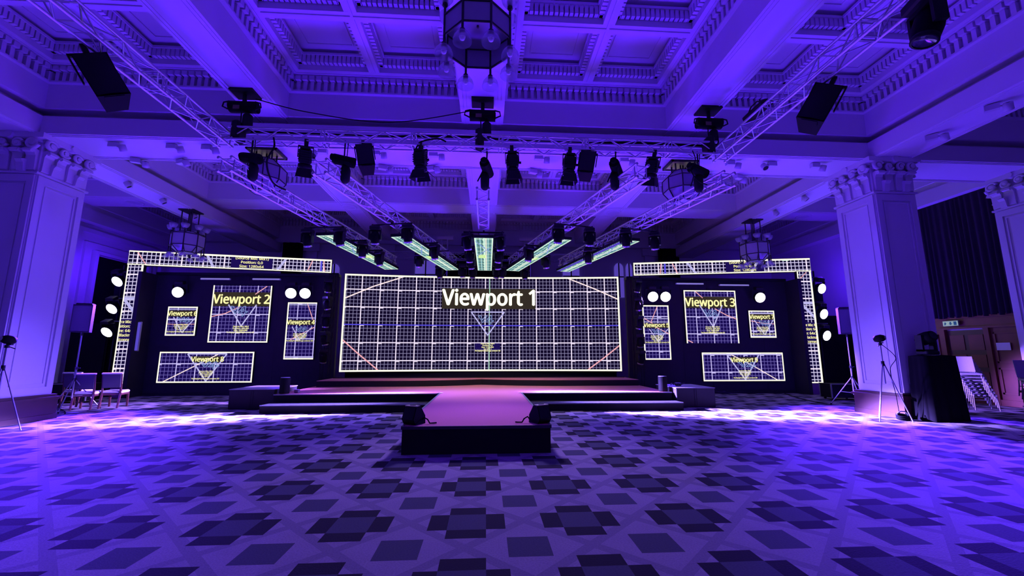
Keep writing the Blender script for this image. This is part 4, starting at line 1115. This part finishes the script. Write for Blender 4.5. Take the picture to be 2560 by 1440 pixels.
# ---------------------------------------------------------------- lit wash heads
def wash_proto():
    t = thing('wash_light', 'x', 'stage light')
    b = MB(); b.bbox((0, .10, .36), (.30, .26, .12), .02); b.build('base', BLACK, t)
    b = MB(); b.box(-.27, .27, .07, .13, .26, .30); b.box(-.27, -.23, .06, .14, -.04, .28); b.box(.23, .27, .06, .14, -.04, .28); b.build('yoke', BLACK, t)
    b = MB(); b.M = RX(R(90)); b.lathe([(.001, -.24), (.12, -.23), (.19, -.12), (.215, .0), (.215, .06), (.20, .075)], n=24); h = b.build('head', BLACKP, t)
    b = MB(); b.M = RX(R(90)); b.lathe([(.20, .068), (.10, .085), (.001, .09)], n=24); b.build('lens', LENS_ON, h)
    return t
wl0 = wash_proto(); wl_used = [False]
def wash(x, y, z, rx, rz, label, group):
    if not wl_used[0]:
        wl_used[0] = True; wl0.location = (x, y, z); wl0.rotation_euler = (rx, 0, rz); tag(wl0, label, group=group); return
    dup(wl0, (x, y, z), (rx, 0, rz), label, group)
for i, (x, z) in enumerate(((-14.10, 4.34), (-14.15, 3.29), (-14.20, 2.41))):
    wash(x, 16.6, z, R(32), R(-5), 'bright lit wash lamp left of the left portal, %s of three in the column' % ('top', 'middle', 'lowest')[i], 'lit lamps left of the left portal')
for i, (x, z) in enumerate(((13.68, 4.22), (13.64, 3.18), (13.66, 2.31))):
    wash(x, 16.0, z, R(15), R(10), 'bright lit wash lamp right of the right portal, %s of three in the column' % ('top', 'middle', 'lowest')[i], 'lit lamps right of the right portal')
for x, lb in ((-11.86, 'bright lit wash lamp above the Viewport 6 panel on the left set wall'), (-7.64, 'bright lit wash lamp over Viewport 4, left one of the pair'), (-7.10, 'bright lit wash lamp over Viewport 4, next to the black truss tower')):
    wash(x, 16.62, 3.93, R(14), R(8), lb, 'lit lamps on the left set wall')
for x, lb in ((6.70, 'bright lit wash lamp over Viewport 5, nearest the main screen'), (7.22, 'bright lit wash lamp over Viewport 5, on the side towards Viewport 3'), (11.19, 'bright lit wash lamp above the Viewport 7 panel on the right set wall')):
    wash(x, 16.22, 3.86, R(14), R(-8), lb, 'lit lamps on the right set wall')
for x, y, lb in ((-14.15, 16.82, 'left of the left portal'), (13.66, 16.25, 'right of the right portal')):
    t = thing('lamp_pole', 'black upright pole carrying three lit lamps %s' % lb, 'pole', (x, y, 0))
    b = MB(); b.cyl((0, 0, .02), (0, 0, 5.0), .03, n=8); b.build('pole', BLACK, t)
    b = MB()
    for z in (4.72, 3.68, 2.80): b.cyl((-.32, -.06, z), (.32, -.06, z), .022, n=6)
    b.build('cross_pipe', GREYM, t)
    b = MB(); b.lathe([(.001, 0), (.25, 0), (.25, .02), (.04, .04)], n=20); b.build('base', BLACK, t)

# ---------------------------------------------------------------- fresnel lamps with barn doors on the front truss
def fresnel(x, tilt, yaw, roll, label, flap=(25, 25, 20, 20), z=6.22):
    t = thing('fresnel_lamp', label, 'stage light', (x, FT - .12, z), (0, roll, yaw), 'fresnel lamps on the front truss')
    b = MB(); b.box(-.04, .04, -.05, .05, -.06, .10); b.cyl((0, 0, .08), (0, 0, .02), .045, n=8); b.build('clamp', BLACK, t)
    b = MB(); b.box(-.155, .155, -.02, .02, -.08, -.055); b.box(-.16, -.145, -.02, .02, -.33, -.06); b.box(.145, .16, -.02, .02, -.33, -.06); b.cyl((.16, 0, -.31), (.20, 0, -.31), .03, n=8); b.build('yoke', BLACK, t)
    M = T(0, 0, -.31) @ RX(tilt)
    b = MB(); b.M = M; b.bbox((0, 0, .02), (.26, .26, .34), .04); b.box(-.10, .10, -.14, .14, .19, .23); b.lathe([(.13, -.15), (.145, -.17), (.145, -.23), (.13, -.23)], n=20)
    for k in range(4): b.box(-.137, .137, -.137, .137, -.06 + k * .05, -.045 + k * .05)
    b.build('housing', BLACK, t)
    b = MB(); b.M = M; b.lathe([(.13, -.225), (.06, -.215), (.001, -.21)], n=20); b.build('lens', LENS_OFF, t)
    for k in range(4):
        b = MB(); b.M = M @ RZ(k * PI / 2) @ T(0, -.14, -.235) @ RX(R(-flap[k]))
        w0, w1, hh = .125, .165, .21
        b.add([(-w0, -.004, 0), (w0, -.004, 0), (w1, -.004, -hh), (-w1, -.004, -hh), (-w0, .004, 0), (w0, .004, 0), (w1, .004, -hh), (-w1, .004, -hh)],
              [(0, 1, 2, 3), (7, 6, 5, 4), (0, 4, 5, 1), (1, 5, 6, 2), (2, 6, 7, 3), (3, 7, 4, 0)])
        b.build('barn_door', BLACK, t)
    return t
fresnel(-4.05, R(28), R(20), 0, 'fresnel lamp with open barn doors on the front truss, first from the left', (30, 35, 20, 10))
fresnel(-1.52, R(10), R(-12), 0, 'fresnel lamp with skewed barn doors, between the left hanging speaker and the centre hoist', (15, 45, 15, 20))
fresnel(.55, R(6), 0, R(-3), 'fresnel lamp on the front truss, just right of the centre hoist', (15, 15, 12, 12))
fresnel(1.90, R(8), 0, R(3), 'fresnel lamp on the front truss, just left of the right hanging speaker', (15, 12, 12, 18))
fresnel(3.92, R(22), R(-30), R(14), 'fresnel lamp tilted to the left on the front truss, first from the right', (30, 10, 20, 35))

# ---------------------------------------------------------------- hanging loudspeakers
def hung_speaker(loc, rot, label, dims, drop=.30, top='trapezoid'):
    t = thing('hanging_speaker', label, 'speaker', loc, rot, 'loudspeakers hanging from the trusses')
    w_, d_, h_ = dims
    b = MB(); b.box(-.035, .035, -.04, .04, -.05, .08); b.build('clamp', BLACK, t)
    b = MB(); b.box(-.03, .03, w_ * .0 - .012, .012, -drop - h_ * .25, -.02) if False else b.box(-w_ / 2 - .03, w_ / 2 + .03, -.03, .03, -.09, -.05)
    for s in (-1, 1): b.box(s * (w_ / 2 + .022) - .01, s * (w_ / 2 + .022) + .01, -.03, .03, -drop - h_ * .35, -.05)
    b.build('yoke_bracket', BLACK, t)
    M = T(0, 0, -drop - h_ * .35) @ RX(R(-14))
    b = MB(); b.M = M
    b.prism([(-w_ / 2, -d_ / 2), (w_ / 2, -d_ / 2), (w_ * .34, d_ / 2), (-w_ * .34, d_ / 2)], -h_ / 2, h_ / 2, axis='z'); b.build('cabinet', BLACKP, t)
    b = MB(); b.M = M
    b.grid(lambda u, v: (-w_ * .47 + u * w_ * .94, -d_ / 2 - .006 - .02 * math.sin(PI * u), -h_ * .47 + v * h_ * .94), 8, 2); b.build('grille', BLACK, t)
    b = MB(); b.M = M; b.box(-w_ * .3, w_ * .3, -d_ * .46, -d_ * .2, -h_ / 2 - .008, -h_ / 2); b.build('base_plate', BLACKP, t)
hung_speaker((-2.80, FT - .12, 6.25), (0, R(-11), R(12)), 'black loudspeaker hanging from the front truss, left of the centre hoist', (.36, .36, .58), .16)
hung_speaker((2.36, FT - .12, 6.25), (0, R(10), R(-14)), 'black loudspeaker hanging from the front truss, right of the centre hoist', (.36, .36, .60), .16)
hung_speaker((-6.22, 6.15, 6.22), (R(6), R(-31), R(38)), 'big black loudspeaker hanging from the left side truss', (.42, .44, .70), .24)
hung_speaker((5.92, 6.15, 6.22), (R(6), R(30), R(-38)), 'big black loudspeaker hanging from the right side truss', (.42, .44, .68), .24)

# ---------------------------------------------------------------- chain hoists
def hoist(x, y, label, zt, zb, plate=True, lean=0.0):
    t = thing('chain_hoist', label, 'hoist', (x, y, zt), (0, 0, lean), 'chain hoists of the trusses')
    h = zt - zb
    if plate:
        b = MB(); b.box(-.26, .26, -.20, .20, -.05, -.001); b.build('ceiling_plate', BLACK, t)
        b = MB(); b.cyl((0, 0, -.05), (0, 0, -.24), .045, n=8); b.build('rod', BLACK, t)
    b = MB(); b.M = T(0, 0, -.36)
    b.bbox((0, 0, 0), (.62, .26, .20), .06); b.cyl((-.30, 0, 0), (.30, 0, 0), .13, n=14); b.build('motor', BLACKP, t)
    b = MB(); b.M = T(0, 0, -.36)
    for s in (-1, 1):
        b.tube([(s * .28, -.08, .09), (s * .40, -.08, .06), (s * .42, -.08, -.04), (s * .30, -.08, -.10)], .018, 6)
    b.build('handle', BLACK, t)
    b = MB(); b.M = T(0, 0, -.36); b.box(-.16, -.02, -.137, -.131, -.12, -.03); b.build('label_plate', YELL, t)
    b = MB(); b.lathe([(.001, -.52), (.06, -.52), (.10, -.56), (.11, -.86), (.07, -.94), (.001, -.95)], (.10, .02, 0), 12); b.build('chain_bag', STAGEBLK, t)
    b = MB(); b.cyl((-.04, 0, -.44), (-.04, 0, -h + .22), .014, n=6)
    for s in (-1, 1): b.tube([(-.04, 0, -h + .24), (-.04, s * .10, -h + .10), (-.04, s * .15, -h - .02)], .016, 6)
    b.build('chain', BLACK, t)
    b = MB(); b.bbox((-.06, 0, -h + .10), (.20, .34, .46), .05); b.build('hook_block', BLACK, t)
    return t
for x, lb in ((-5.55, 'left'), (-.13, 'centre'), (5.38, 'right')):
    hoist(x, FT, 'black chain hoist hanging the %s of the front truss from a ceiling rib' % ('left end' if lb == 'left' else 'middle' if lb == 'centre' else 'right end'), 7.49, 6.42)
for x, y, zt, lb, ln in ((-5.2, 8.92, 6.24, 'outer left', R(-18)), (-3.2, 8.92, 6.24, 'inner left', 0), (4.95, 8.92, 6.24, 'outer right', R(18)), (2.98, 8.92, 6.24, 'inner right', R(60)), (-.02, 9.12, 6.24, 'centre', R(75))):
    t = thing('fan_hoist', 'black chain hoist lifting the near end of the %s fan truss' % lb, 'hoist', (x, y, zt), (0, 0, ln), 'chain hoists of the fan trusses')
    b = MB(); b.cyl((0, 0, .08), (0, 0, -.30), .018, n=6); b.cyl((.07, 0, .05), (.05, .02, -.32), .010, n=5); b.build('chain', BLACK, t)
    b = MB(); b.M = T(0, 0, -.40) @ RY(R(12)); b.bbox((0, 0, 0), (.46, .22, .19), .05); b.cyl((-.23, 0, 0), (.23, 0, 0), .115, n=12); b.cyl((-.30, 0, .03), (-.2, 0, .03), .075, n=10); b.build('motor', BLACKP, t)
    b = MB(); b.lathe([(.001, -.48), (.07, -.49), (.11, -.60), (.10, -.84), (.05, -.90), (.001, -.91)], (.03, .05, 0), 12); b.build('chain_bag', STAGEBLK, t)
    b = MB(); b.cyl((-.06, .08, -.48), (-.06, .20, -.72), .016, n=6); b.build('sling', BLACK, t)
# loose cables
def cable(name, pts, r, label, mt=BLACKP, group=None, loc=(0, 0, 0)):
    c = Vector(pts[0]); P = []
    pv = [Vector(p) for p in pts]
    for i in range(len(pv) - 1):
        p0, p1, p2, p3 = pv[max(i - 1, 0)], pv[i], pv[i + 1], pv[min(i + 2, len(pv) - 1)]
        for k in range(8):
            t = k / 8
            P.append(.5 * ((2 * p1) + (-p0 + p2) * t + (2 * p0 - 5 * p1 + 4 * p2 - p3) * t * t + (-p0 + 3 * p1 - 3 * p2 + p3) * t ** 3) - c)
    P.append(pv[-1] - c)
    b = MB(); b.tube(P, r, 6); o = b.build(name, mt); o.location = c
    return tag(o, label, 'cable', group)
cable('power_cable', [(-5.4, 9.2, 7.44), (-4.3, 9.5, 7.33), (-2.4, 9.6, 7.20), (-.3, 9.3, 7.42)], .012, 'thin cable slung across the ceiling from the left hoist to the centre hoist')
cable('power_cable', [(-5.6, 9.2, 6.62), (-4.2, 9.22, 6.62), (-2.5, 9.2, 6.60), (-1.6, 9.18, 6.63), (-.3, 9.2, 6.66), (.6, 9.22, 6.62), (2.4, 9.2, 6.60), (3.5, 9.18, 6.64), (5.4, 9.2, 6.62)], .03, 'bundle of black cables lying along the top of the front truss')
cable('power_cable', [(-.95, 8.85, 6.34), (-1.15, 8.88, 6.42), (-1.5, 8.9, 6.35), (-1.6, 8.9, 6.22), (-1.66, 8.9, 6.05)], .018, 'cable drooping from the front truss beside the skewed fresnel lamp')
cable('power_cable', [(4.75, 8.75, 6.25), (4.72, 8.6, 5.95), (4.55, 8.5, 5.65), (4.7, 8.5, 5.4), (4.95, 8.6, 5.36)], .012, 'cable looping down to the near end of the outer right fan truss')
cable('power_cable', [(-4.7, 8.8, 6.28), (-4.62, 8.7, 6.0), (-4.85, 8.9, 5.75), (-4.95, 9.4, 5.5), (-5.0, 10.2, 5.62)], .02, 'thick cable dropping from the front truss to the outer left fan truss')
t = thing('kit_bag', 'dark bag of cable lying on top of the right side truss', 'bag', (5.68, 7.75, 6.57))
b = MB(); b.bbox((0, 0, .09), (.26, .75, .18), .07); b.build('bag', STAGEBLK, t)
b = MB(); b.tube([(-.05, -.2, .17), (-.05, -.1, .25), (-.05, .1, .25), (-.05, .2, .17)], .015, 6); b.build('strap', BLACK, t)

# ---------------------------------------------------------------- chandeliers
def lantern_body(t, prof, muntin=.016, top_rows=()):
    n = 8; rot = PI / 8
    ring = lambda r, z: [Vector((r * math.cos(2 * PI * i / n + rot), r * math.sin(2 * PI * i / n + rot), z)) for i in range(n)]
    rings = [ring(r, z) for r, z in prof]
    g = MB(); g.lathe(prof, n=n, smooth=False, rot=rot); g.build('glass_body', GLASS, t)
    f = MB()
    big = [a for a, (r, z) in zip(rings, prof) if r > .06]
    for a in big:
        for i in range(n): f.cyl(a[i], a[(i + 1) % n], muntin, n=6)
    for a, c in zip(big, big[1:]):
        for i in range(n): f.cyl(a[i], c[i], muntin, n=6)
    f.build('frame', BRONZE, t)
    return ring
def cup(t, p, up, sc=1.0):
    s = 1 if up else -1
    b = MB(); b.lathe([(.03 * sc, 0), (.07 * sc, s * .02 * sc), (.105 * sc, s * .07 * sc), (.12 * sc, s * .13 * sc), (.118 * sc, s * .15 * sc)], p, 16); c = b.build('glass_shade', CUP, t)
    b = MB(); b.lathe([(.001, s * .02 * sc), (.03 * sc, s * .035 * sc), (.042 * sc, s * .075 * sc), (.03 * sc, s * .11 * sc), (.001, s * .12 * sc)], p, 12); b.build('bulb', BULB, c)
    b = MB(); b.lathe([(.001, -s * .03 * sc), (.035 * sc, -s * .03 * sc), (.035 * sc, s * .02 * sc), (.001, s * .03 * sc)], p, 10); b.build('socket', BRONZE, c)
def chandelier(loc, ztop, label, sc=1.0, hgt=.30):
    t = thing('chandelier', label, 'chandelier', loc)
    r = .46 * sc
    ring = lantern_body(t, [(.02, .30 * sc + hgt - .3), (r, .29 * sc + hgt - .3), (r, 0.0)] if sc <= 1 else [(.25, hgt + .12), (r, hgt), (r, .12), (r * .55, -.10), (.02, -.12)], .016 * sc)
    top = ring(r, hgt + .12); low = ring(r, -.12 * sc)
    for i in range(8):
        b = MB(); b.cyl(low[i], top[i], .017 * sc, n=6); b.build('arm', BRONZE, t)
        cup(t, top[i] * 1.0 + Vector((0, 0, .03)), True, sc)
        cup(t, low[i] * 1.0 + Vector((0, 0, -.03)), False, sc)
    h = ztop - loc[2]
    b = MB(); b.box(-.24 * sc, .24 * sc, -.24 * sc, .24 * sc, h - .04, h); b.build('ceiling_rose', BRONZE, t)
    b = MB()
    for dx, dy in ((-.16, -.16), (.16, -.16), (.16, .16), (-.16, .16), (0, 0)):
        b.cyl((dx * sc, dy * sc, hgt - .02), (dx * sc, dy * sc, h - .02), .018 * sc, n=6)
    b.build('hanging_rod', BRONZE, t)
    return t
chandelier((-.15, 5.0, 5.66), 7.49, 'large octagonal chandelier with clear glass cups in the foreground, top centre')
chandelier((-11.05, 15.6, 5.35), 6.85, 'distant chandelier with glass cups hanging over the left set wall', 1.15, .55)
chandelier((10.62, 15.4, 5.30), 6.85, 'distant chandelier with glass cups hanging over the right set wall', 1.15, .55)
def lantern(loc, label):
    t = thing('lantern', label, 'lantern', loc, group='octagonal lanterns under the cross beam')
    lantern_body(t, [(.02, .43), (.26, .42), (.50, .20), (.50, -.14), (.28, -.45), (.02, -.46)])
    h = 6.85 - loc[2]
    b = MB(); b.box(-.36, .36, -.30, .30, h - .05, h); b.build('ceiling_rose', PLATE_LIT, t)
    b = MB(); b.box(-.38, -.33, -.32, .32, h - .07, h); b.box(.33, .38, -.32, .32, h - .07, h); b.box(-.38, .38, -.32, -.27, h - .07, h); b.box(-.38, .38, .27, .32, h - .07, h); b.build('rose_frame', BRONZE, t)
    b = MB()
    for dx, dy in ((-.2, -.12), (.2, -.12), (.2, .12), (-.2, .12), (0, 0), (.07, .0)):
        b.cyl((dx, dy, .38), (dx, dy, h - .02), .022, n=6)
    b.build('hanging_rod', BRONZE, t)
lantern((-5.82, 10.65, 6.17), 'octagonal glass lantern hanging behind the front truss, on the left')
lantern((5.40, 10.65, 6.17), 'octagonal glass lantern hanging behind the front truss, on the right')

# ---------------------------------------------------------------- floor items
def pa_speaker(x, y, rz, label, slabel, side):
    t = thing('speaker_stand', slabel, 'stand', (x, y, 0), (0, 0, rz), 'speaker tripod stands')
    b = MB(); b.cyl((0, 0, .35), (0, 0, 1.2), .024, n=8); b.cyl((0, 0, 1.15), (0, 0, 2.15), .018, n=8); b.build('pole', GREYM, t)
    b = MB(); b.cyl((0, 0, 1.14), (0, 0, 1.22), .038, n=8); b.cyl((.03, 0, 1.18), (.09, 0, 1.18), .014, n=6); b.cyl((0, 0, .82), (0, 0, .90), .036, n=8); b.build('collar', BLACK, t)
    for k in range(3):
        a = k * 2 * PI / 3 + .5
        b = MB(); b.cyl((.02 * math.cos(a), .02 * math.sin(a), .86), (.62 * math.cos(a), .62 * math.sin(a), .02), .016, n=6)
        b.cyl((.0, 0, .40), (.34 * math.cos(a), .34 * math.sin(a), .42), .010, n=5); l = b.build('leg', GREYM, t)
        b = MB(); b.cyl((.60 * math.cos(a), .60 * math.sin(a), .04), (.63 * math.cos(a), .63 * math.sin(a), 0.0), .024, n=6); b.build('rubber_foot', BLACKP, l)
    s = thing('loudspeaker', label, 'speaker', (x, y, 2.14), (0, 0, rz), 'loudspeakers on tripods')
    b = MB(); b.prism([(-.21, -.19), (.21, -.19), (.21, 0), (.13, .19), (-.13, .19), (-.21, 0)], .05, .84, axis='z'); b.bbox((0, -.02, .86), (.36, .28, .05), .02); b.build('cabinet', BLACKP, s)
    b = MB(); b.grid(lambda u, v: (-.19 + .38 * u, -.196 - .02 * math.sin(PI * u), .08 + v * .72), 8, 2); b.build('grille', BLACK, s)
    b = MB(); b.box(-.07, .07, -.06, .06, .84, .885); b.build('handle', BLACK, s)
    b = MB(); b.cyl((0, 0, -.04), (0, 0, .05), .032, n=8); b.build('pole_socket', BLACK, s)
pa_speaker(-11.62, 12.75, R(24), 'black loudspeaker on a tripod stand beside the left column', 'tripod stand under the loudspeaker beside the left column', -1)
pa_speaker(11.25, 12.35, R(-24), 'black loudspeaker on a tripod stand behind the right column', 'tripod stand under the loudspeaker behind the right column', 1)

def cam_tripod(x, y, h, label, rz):
    t = thing('camera_tripod', label, 'tripod', (x, y, 0), (0, 0, rz), 'small tripods with devices')
    b = MB(); b.cyl((0, 0, h * .45), (0, 0, h - .12), .016, n=8); b.build('centre_column', GREYM, t)
    for k in range(3):
        a = k * 2 * PI / 3 + .9
        b = MB(); b.cyl((.02 * math.cos(a), .02 * math.sin(a), h * .70), (.40 * math.cos(a), .40 * math.sin(a), .0), .013, n=6); b.build('leg', GREYM, t)
    b = MB(); b.cyl((0, 0, h * .67), (0, 0, h * .73), .035, n=8); b.cyl((0, 0, h - .14), (0, 0, h - .08), .04, n=8); b.cyl((0, 0, h - .1), (.10, .08, h - .16), .01, n=5); b.build('tripod_head', BLACK, t)
    c = thing('tripod_device', 'x', 'device', (x, y, h - .08), (0, 0, rz))
    c['label'] = 'dark round device on the tripod in front of the %s column' % ('left' if x < 0 else 'right')
    b = MB(); b.M = T(0, 0, .02) @ RX(R(80)); b.lathe([(.001, -.10), (.07, -.09), (.095, -.02), (.09, .06), (.06, .12), (.001, .13)], (0, .09, 0), 14); b.build('body', BLACKP, c)
    b = MB(); b.box(.0, .14, -.02, .02, -.005, .02); b.build('mount_plate', BLACK, c)
    b = MB(); b.M = T(0, 0, .02) @ RX(R(80)); b.disc((0, .09, .135), .05, 12); b.build('lens', RINGW, c)
cam_tripod(9.72, 9.75, 1.93, 'small tripod in front of the right column', R(25))
cam_tripod(-10.05, 9.45, 1.85, 'small tripod at the left edge in front of the left column', R(-15))
cable('device_cable', [(9.72, 9.72, 1.82), (9.92, 9.6, 1.5), (9.82, 9.68, 1.2), (10.0, 9.8, .6), (10.1, 9.85, .05), (10.25, 9.8, .015)], .008, 'thin cable hanging from the small tripod in front of the right column')
t = thing('cable_coil', 'coil of pale cable on the floor at the foot of the right column', 'cable', (10.05, 9.75, 0))
b = MB(); b.tube([((.14 + .012 * math.sin(i * .7)) * math.cos(i * .35), (.10 + .01 * math.cos(i * .9)) * math.sin(i * .35), .03 + .10 * (i / 90) + .03 * math.sin(i * .35)) for i in range(91)], .016, 6); b.build('coil', BLACKP, t)
b = MB(); b.tube([(-.14, 0, .06), (-.12, .02, .16), (-.02, .02, .21), (.10, .02, .20), (.16, .0, .12), (.17, -.02, .03)], .014, 6); b.build('loose_end', RINGW, t)

# black draped stand with a follow-spot-like device beside the right column
t = thing('draped_stand', 'tall black draped stand beside the right column, with a dark device on top', 'stand', (10.98, 9.70, 0))
b = MB()
def drp(u, v):
    a = u * 2 * PI
    sx, sy = .44 + .06 * (1 - v), .22 + .05 * (1 - v)
    k = .02 * math.sin(a * 13) * (1 - v * .7)
    cx = max(-1, min(1, 1.25 * math.cos(a))); cy = max(-1, min(1, 1.25 * math.sin(a)))
    return (cx * (sx + k), cy * (sy + k), .01 + v * 1.55 - .03 * max(0, v - .9) * 10 * abs(cx))
b.grid(drp, 96, 10); b.add([drp(i / 96, 1) for i in range(96)], [tuple(range(96))]); b.build('black_cloth', DRAPE, t)
b = MB(); b.bbox((0, .0, .05), (.7, .3, .1), .01); b.build('stand_base', BLACK, t)
t = thing('moving_light', 'dark moving light standing on top of the black draped stand', 'stage light', (10.88, 9.70, 1.56))
b = MB(); b.bbox((0, 0, .05), (.34, .30, .10), .02); b.build('base', BLACK, t)
b = MB(); b.box(-.20, -.15, -.08, .08, .08, .48); b.box(.15, .20, -.08, .08, .08, .48); b.box(-.2, .2, -.08, .08, .08, .13); b.build('yoke', BLACK, t)
b = MB(); b.M = T(0, 0, .40) @ RX(R(70)); b.lathe([(.001, -.20), (.10, -.19), (.15, -.08), (.15, .08), (.12, .20), (.001, .19)], n=16); h = b.build('head', BLACKP, t)
b = MB(); b.M = T(0, 0, .40) @ RX(R(70)); b.disc((0, 0, .205), .09, 14); b.build('lens', LENS_OFF, h)

# stacked covered chairs on the right
def stack_chair_proto():
    t = thing('stacking_chair', 'x', 'chair')
    b = MB()
    b.grid(lambda u, v: (-.24 + .48 * u, -.24 + .46 * v, .45 - .012 * math.cos(PI * (u - .5)) * 0 - .02 * (2 * v - 1) ** 2 * (1 if v < .5 else 0)), 6, 6)
    b.box(-.235, .235, -.235, .215, .40, .445); b.build('seat', CLOTH, t)
    b = MB()
    def bk(u, v, o=0): return (-.235 + .47 * u, .20 + .10 * v + .05 * math.sin(PI * u) + o, .47 + .44 * v)
    b.grid(lambda u, v: bk(u, v), 8, 6); b.grid(lambda u, v: bk(1 - u, v, .035), 8, 6)
    b.add([bk(i / 8, 1) for i in range(9)] + [bk(i / 8, 1, .035) for i in range(9)], [(i, i + 1, 10 + i, 9 + i) for i in range(8)])
    for u in (0, 1): b.add([bk(u, i / 6) for i in range(7)] + [bk(u, i / 6, .035) for i in range(7)], [(i, i + 1, 8 + i, 7 + i) for i in range(6)])
    b.build('backrest', CLOTH, t)
    for sx in (-1, 1):
        b = MB(); b.tube([(sx * .22, -.20, .42), (sx * .235, -.235, .2), (sx * .24, -.25, 0)], .013, 6); b.build('leg', GREYM, t)
        b = MB(); b.tube([(sx * .22, .20, .48), (sx * .225, .22, .3), (sx * .235, .30, 0)], .013, 6); b.build('leg', GREYM, t)
    b = MB(); b.cyl((-.22, .23, .25), (.22, .23, .25), .009, n=6); b.cyl((-.23, -.21, .36), (.23, -.21, .36), .009, n=6); b.build('stretcher', GREYM, t)
    return t
sc0 = stack_chair_proto(); sc_used = [False]
def stack(x, y, rz, n, where, grp, dx, dy):
    for i in range(n):
        k = n - 1 - i     # i = 0 is the topmost chair
        lab = 'topmost pale covered chair of the leaning stack %s' % where if i == 0 else '%s chair from the top in the leaning stack %s' % (ords[i], where)
        if i == n - 1: lab = 'lowest chair, standing on the carpet, of the leaning stack %s' % where
        p = (x + dx * i, y + dy * i, .085 * k)
        if not sc_used[0]:
            sc_used[0] = True; sc0.location = p; sc0.rotation_euler = (0, 0, rz); tag(sc0, lab, group=grp)
        else: dup(sc0, p, (0, 0, rz), lab, grp)
stack(13.72, 11.25, R(-36), 8, 'beside the draped stand', 'chairs stacked beside the draped stand', .075, .02)
stack(13.78, 9.80, R(-36), 7, 'at the right edge', 'chairs stacked at the right edge', .06, -.01)

# wooden chairs on the left
def wood_chair_proto():
    t = thing('wooden_chair', 'x', 'chair')
    b = MB(); b.bbox((0, 0, .46), (.50, .50, .09), .03); b.build('seat', SEAT, t)
    b = MB(); b.box(-.24, .24, -.24, .24, .37, .42); b.build('apron', WOODD, t)
    b = MB(); b.M = T(0, .22, .56) @ RX(R(-9)); b.bbox((0, .02, .24), (.46, .06, .44), .025); b.build('backrest', CLOTHD, t)
    b = MB(); b.M = T(0, .22, .56) @ RX(R(-9)); b.box(-.24, .24, -.015, .055, .44, .475); b.build('top_rail', TAPE, t)  # white rail paints the rim of back light along the dark backrest
    for sx in (-1, 1):
        b = MB(); b.prism([(-.25, 0), (-.22, 0), (-.19, .40), (-.245, .40)], sx * .215 - .022, sx * .215 + .022); b.build('leg', WOODD, t)
        b = MB(); b.prism([(.30, 0), (.335, 0), (.25, .42), (.27, .62), (.33, 1.0), (.295, 1.0), (.225, .62), (.20, .42)], sx * .215 - .02, sx * .215 + .02); b.build('leg', WOODD, t)
    return t
wc0 = wood_chair_proto()
wc0.location = (-11.55, 13.15, 0); wc0.rotation_euler = (0, 0, R(200)); tag(wc0, 'dark wooden chair with pale seat, nearest the loudspeaker tripod on the left', group='wooden chairs by the left portal')
dup(wc0, (-11.12, 13.55, 0), (0, 0, R(196)), 'dark wooden chair with pale seat, in front of the foot of the left portal', 'wooden chairs by the left portal')
dup(wc0, (-12.55, 13.95, 0), (0, 0, R(188)), 'dark wooden chair partly hidden behind the loudspeaker tripod on the left', 'wooden chairs by the left portal')

# flight cases in the shadows
def flight_case(x, y, w_, d_, h_, rz, label):
    t = thing('flight_case', label, 'case', (x, y, 0), (0, 0, rz))
    b = MB(); b.bbox((0, 0, h_ / 2 + .04), (w_, d_, h_ - .08), .01); b.build('body', BLACKP, t)
    b = MB()
    for sx in (-1, 1):
        for sy in (-1, 1): b.box(sx * w_ / 2 - .018, sx * w_ / 2 + .018, sy * d_ / 2 - .018, sy * d_ / 2 + .018, .07, h_ + .005)
    b.box(-w_ / 2 - .008, w_ / 2 + .008, -d_ / 2 - .008, -d_ / 2 + .018, h_ - .02, h_ + .008); b.build('edge_trim', GREYM, t)
    b = MB()
    for sx in (-1, 1):
        for sy in (-1, 1): b.cyl((sx * w_ * .4, sy * d_ * .36 - .015, .04), (sx * w_ * .4, sy * d_ * .36 + .015, .04), .04, n=10)
    b.build('caster', BLACK, t)
flight_case(-13.6, 14.9, 1.3, .6, .62, R(4), 'black flight case behind the wooden chairs on the left')
flight_case(12.4, 14.2, .9, .6, .55, R(-8), 'black flight case behind the tripod stand near the right column')
cable('floor_cable', [(12.0, 16.4, .01), (11.6, 15.6, .01), (11.2, 14.6, .01), (10.9, 13.6, .01), (10.8, 12.9, .01)], .018, 'black cable lying on the carpet from the right portal towards the right tripod')
cable('floor_cable', [(-13.2, 14.2, .01), (-12.4, 13.3, .01), (-11.6, 12.6, .01), (-11.0, 11.9, .01), (-10.95, 11.4, .01)], .014, 'black cable lying on the carpet beneath the left tripod stand')
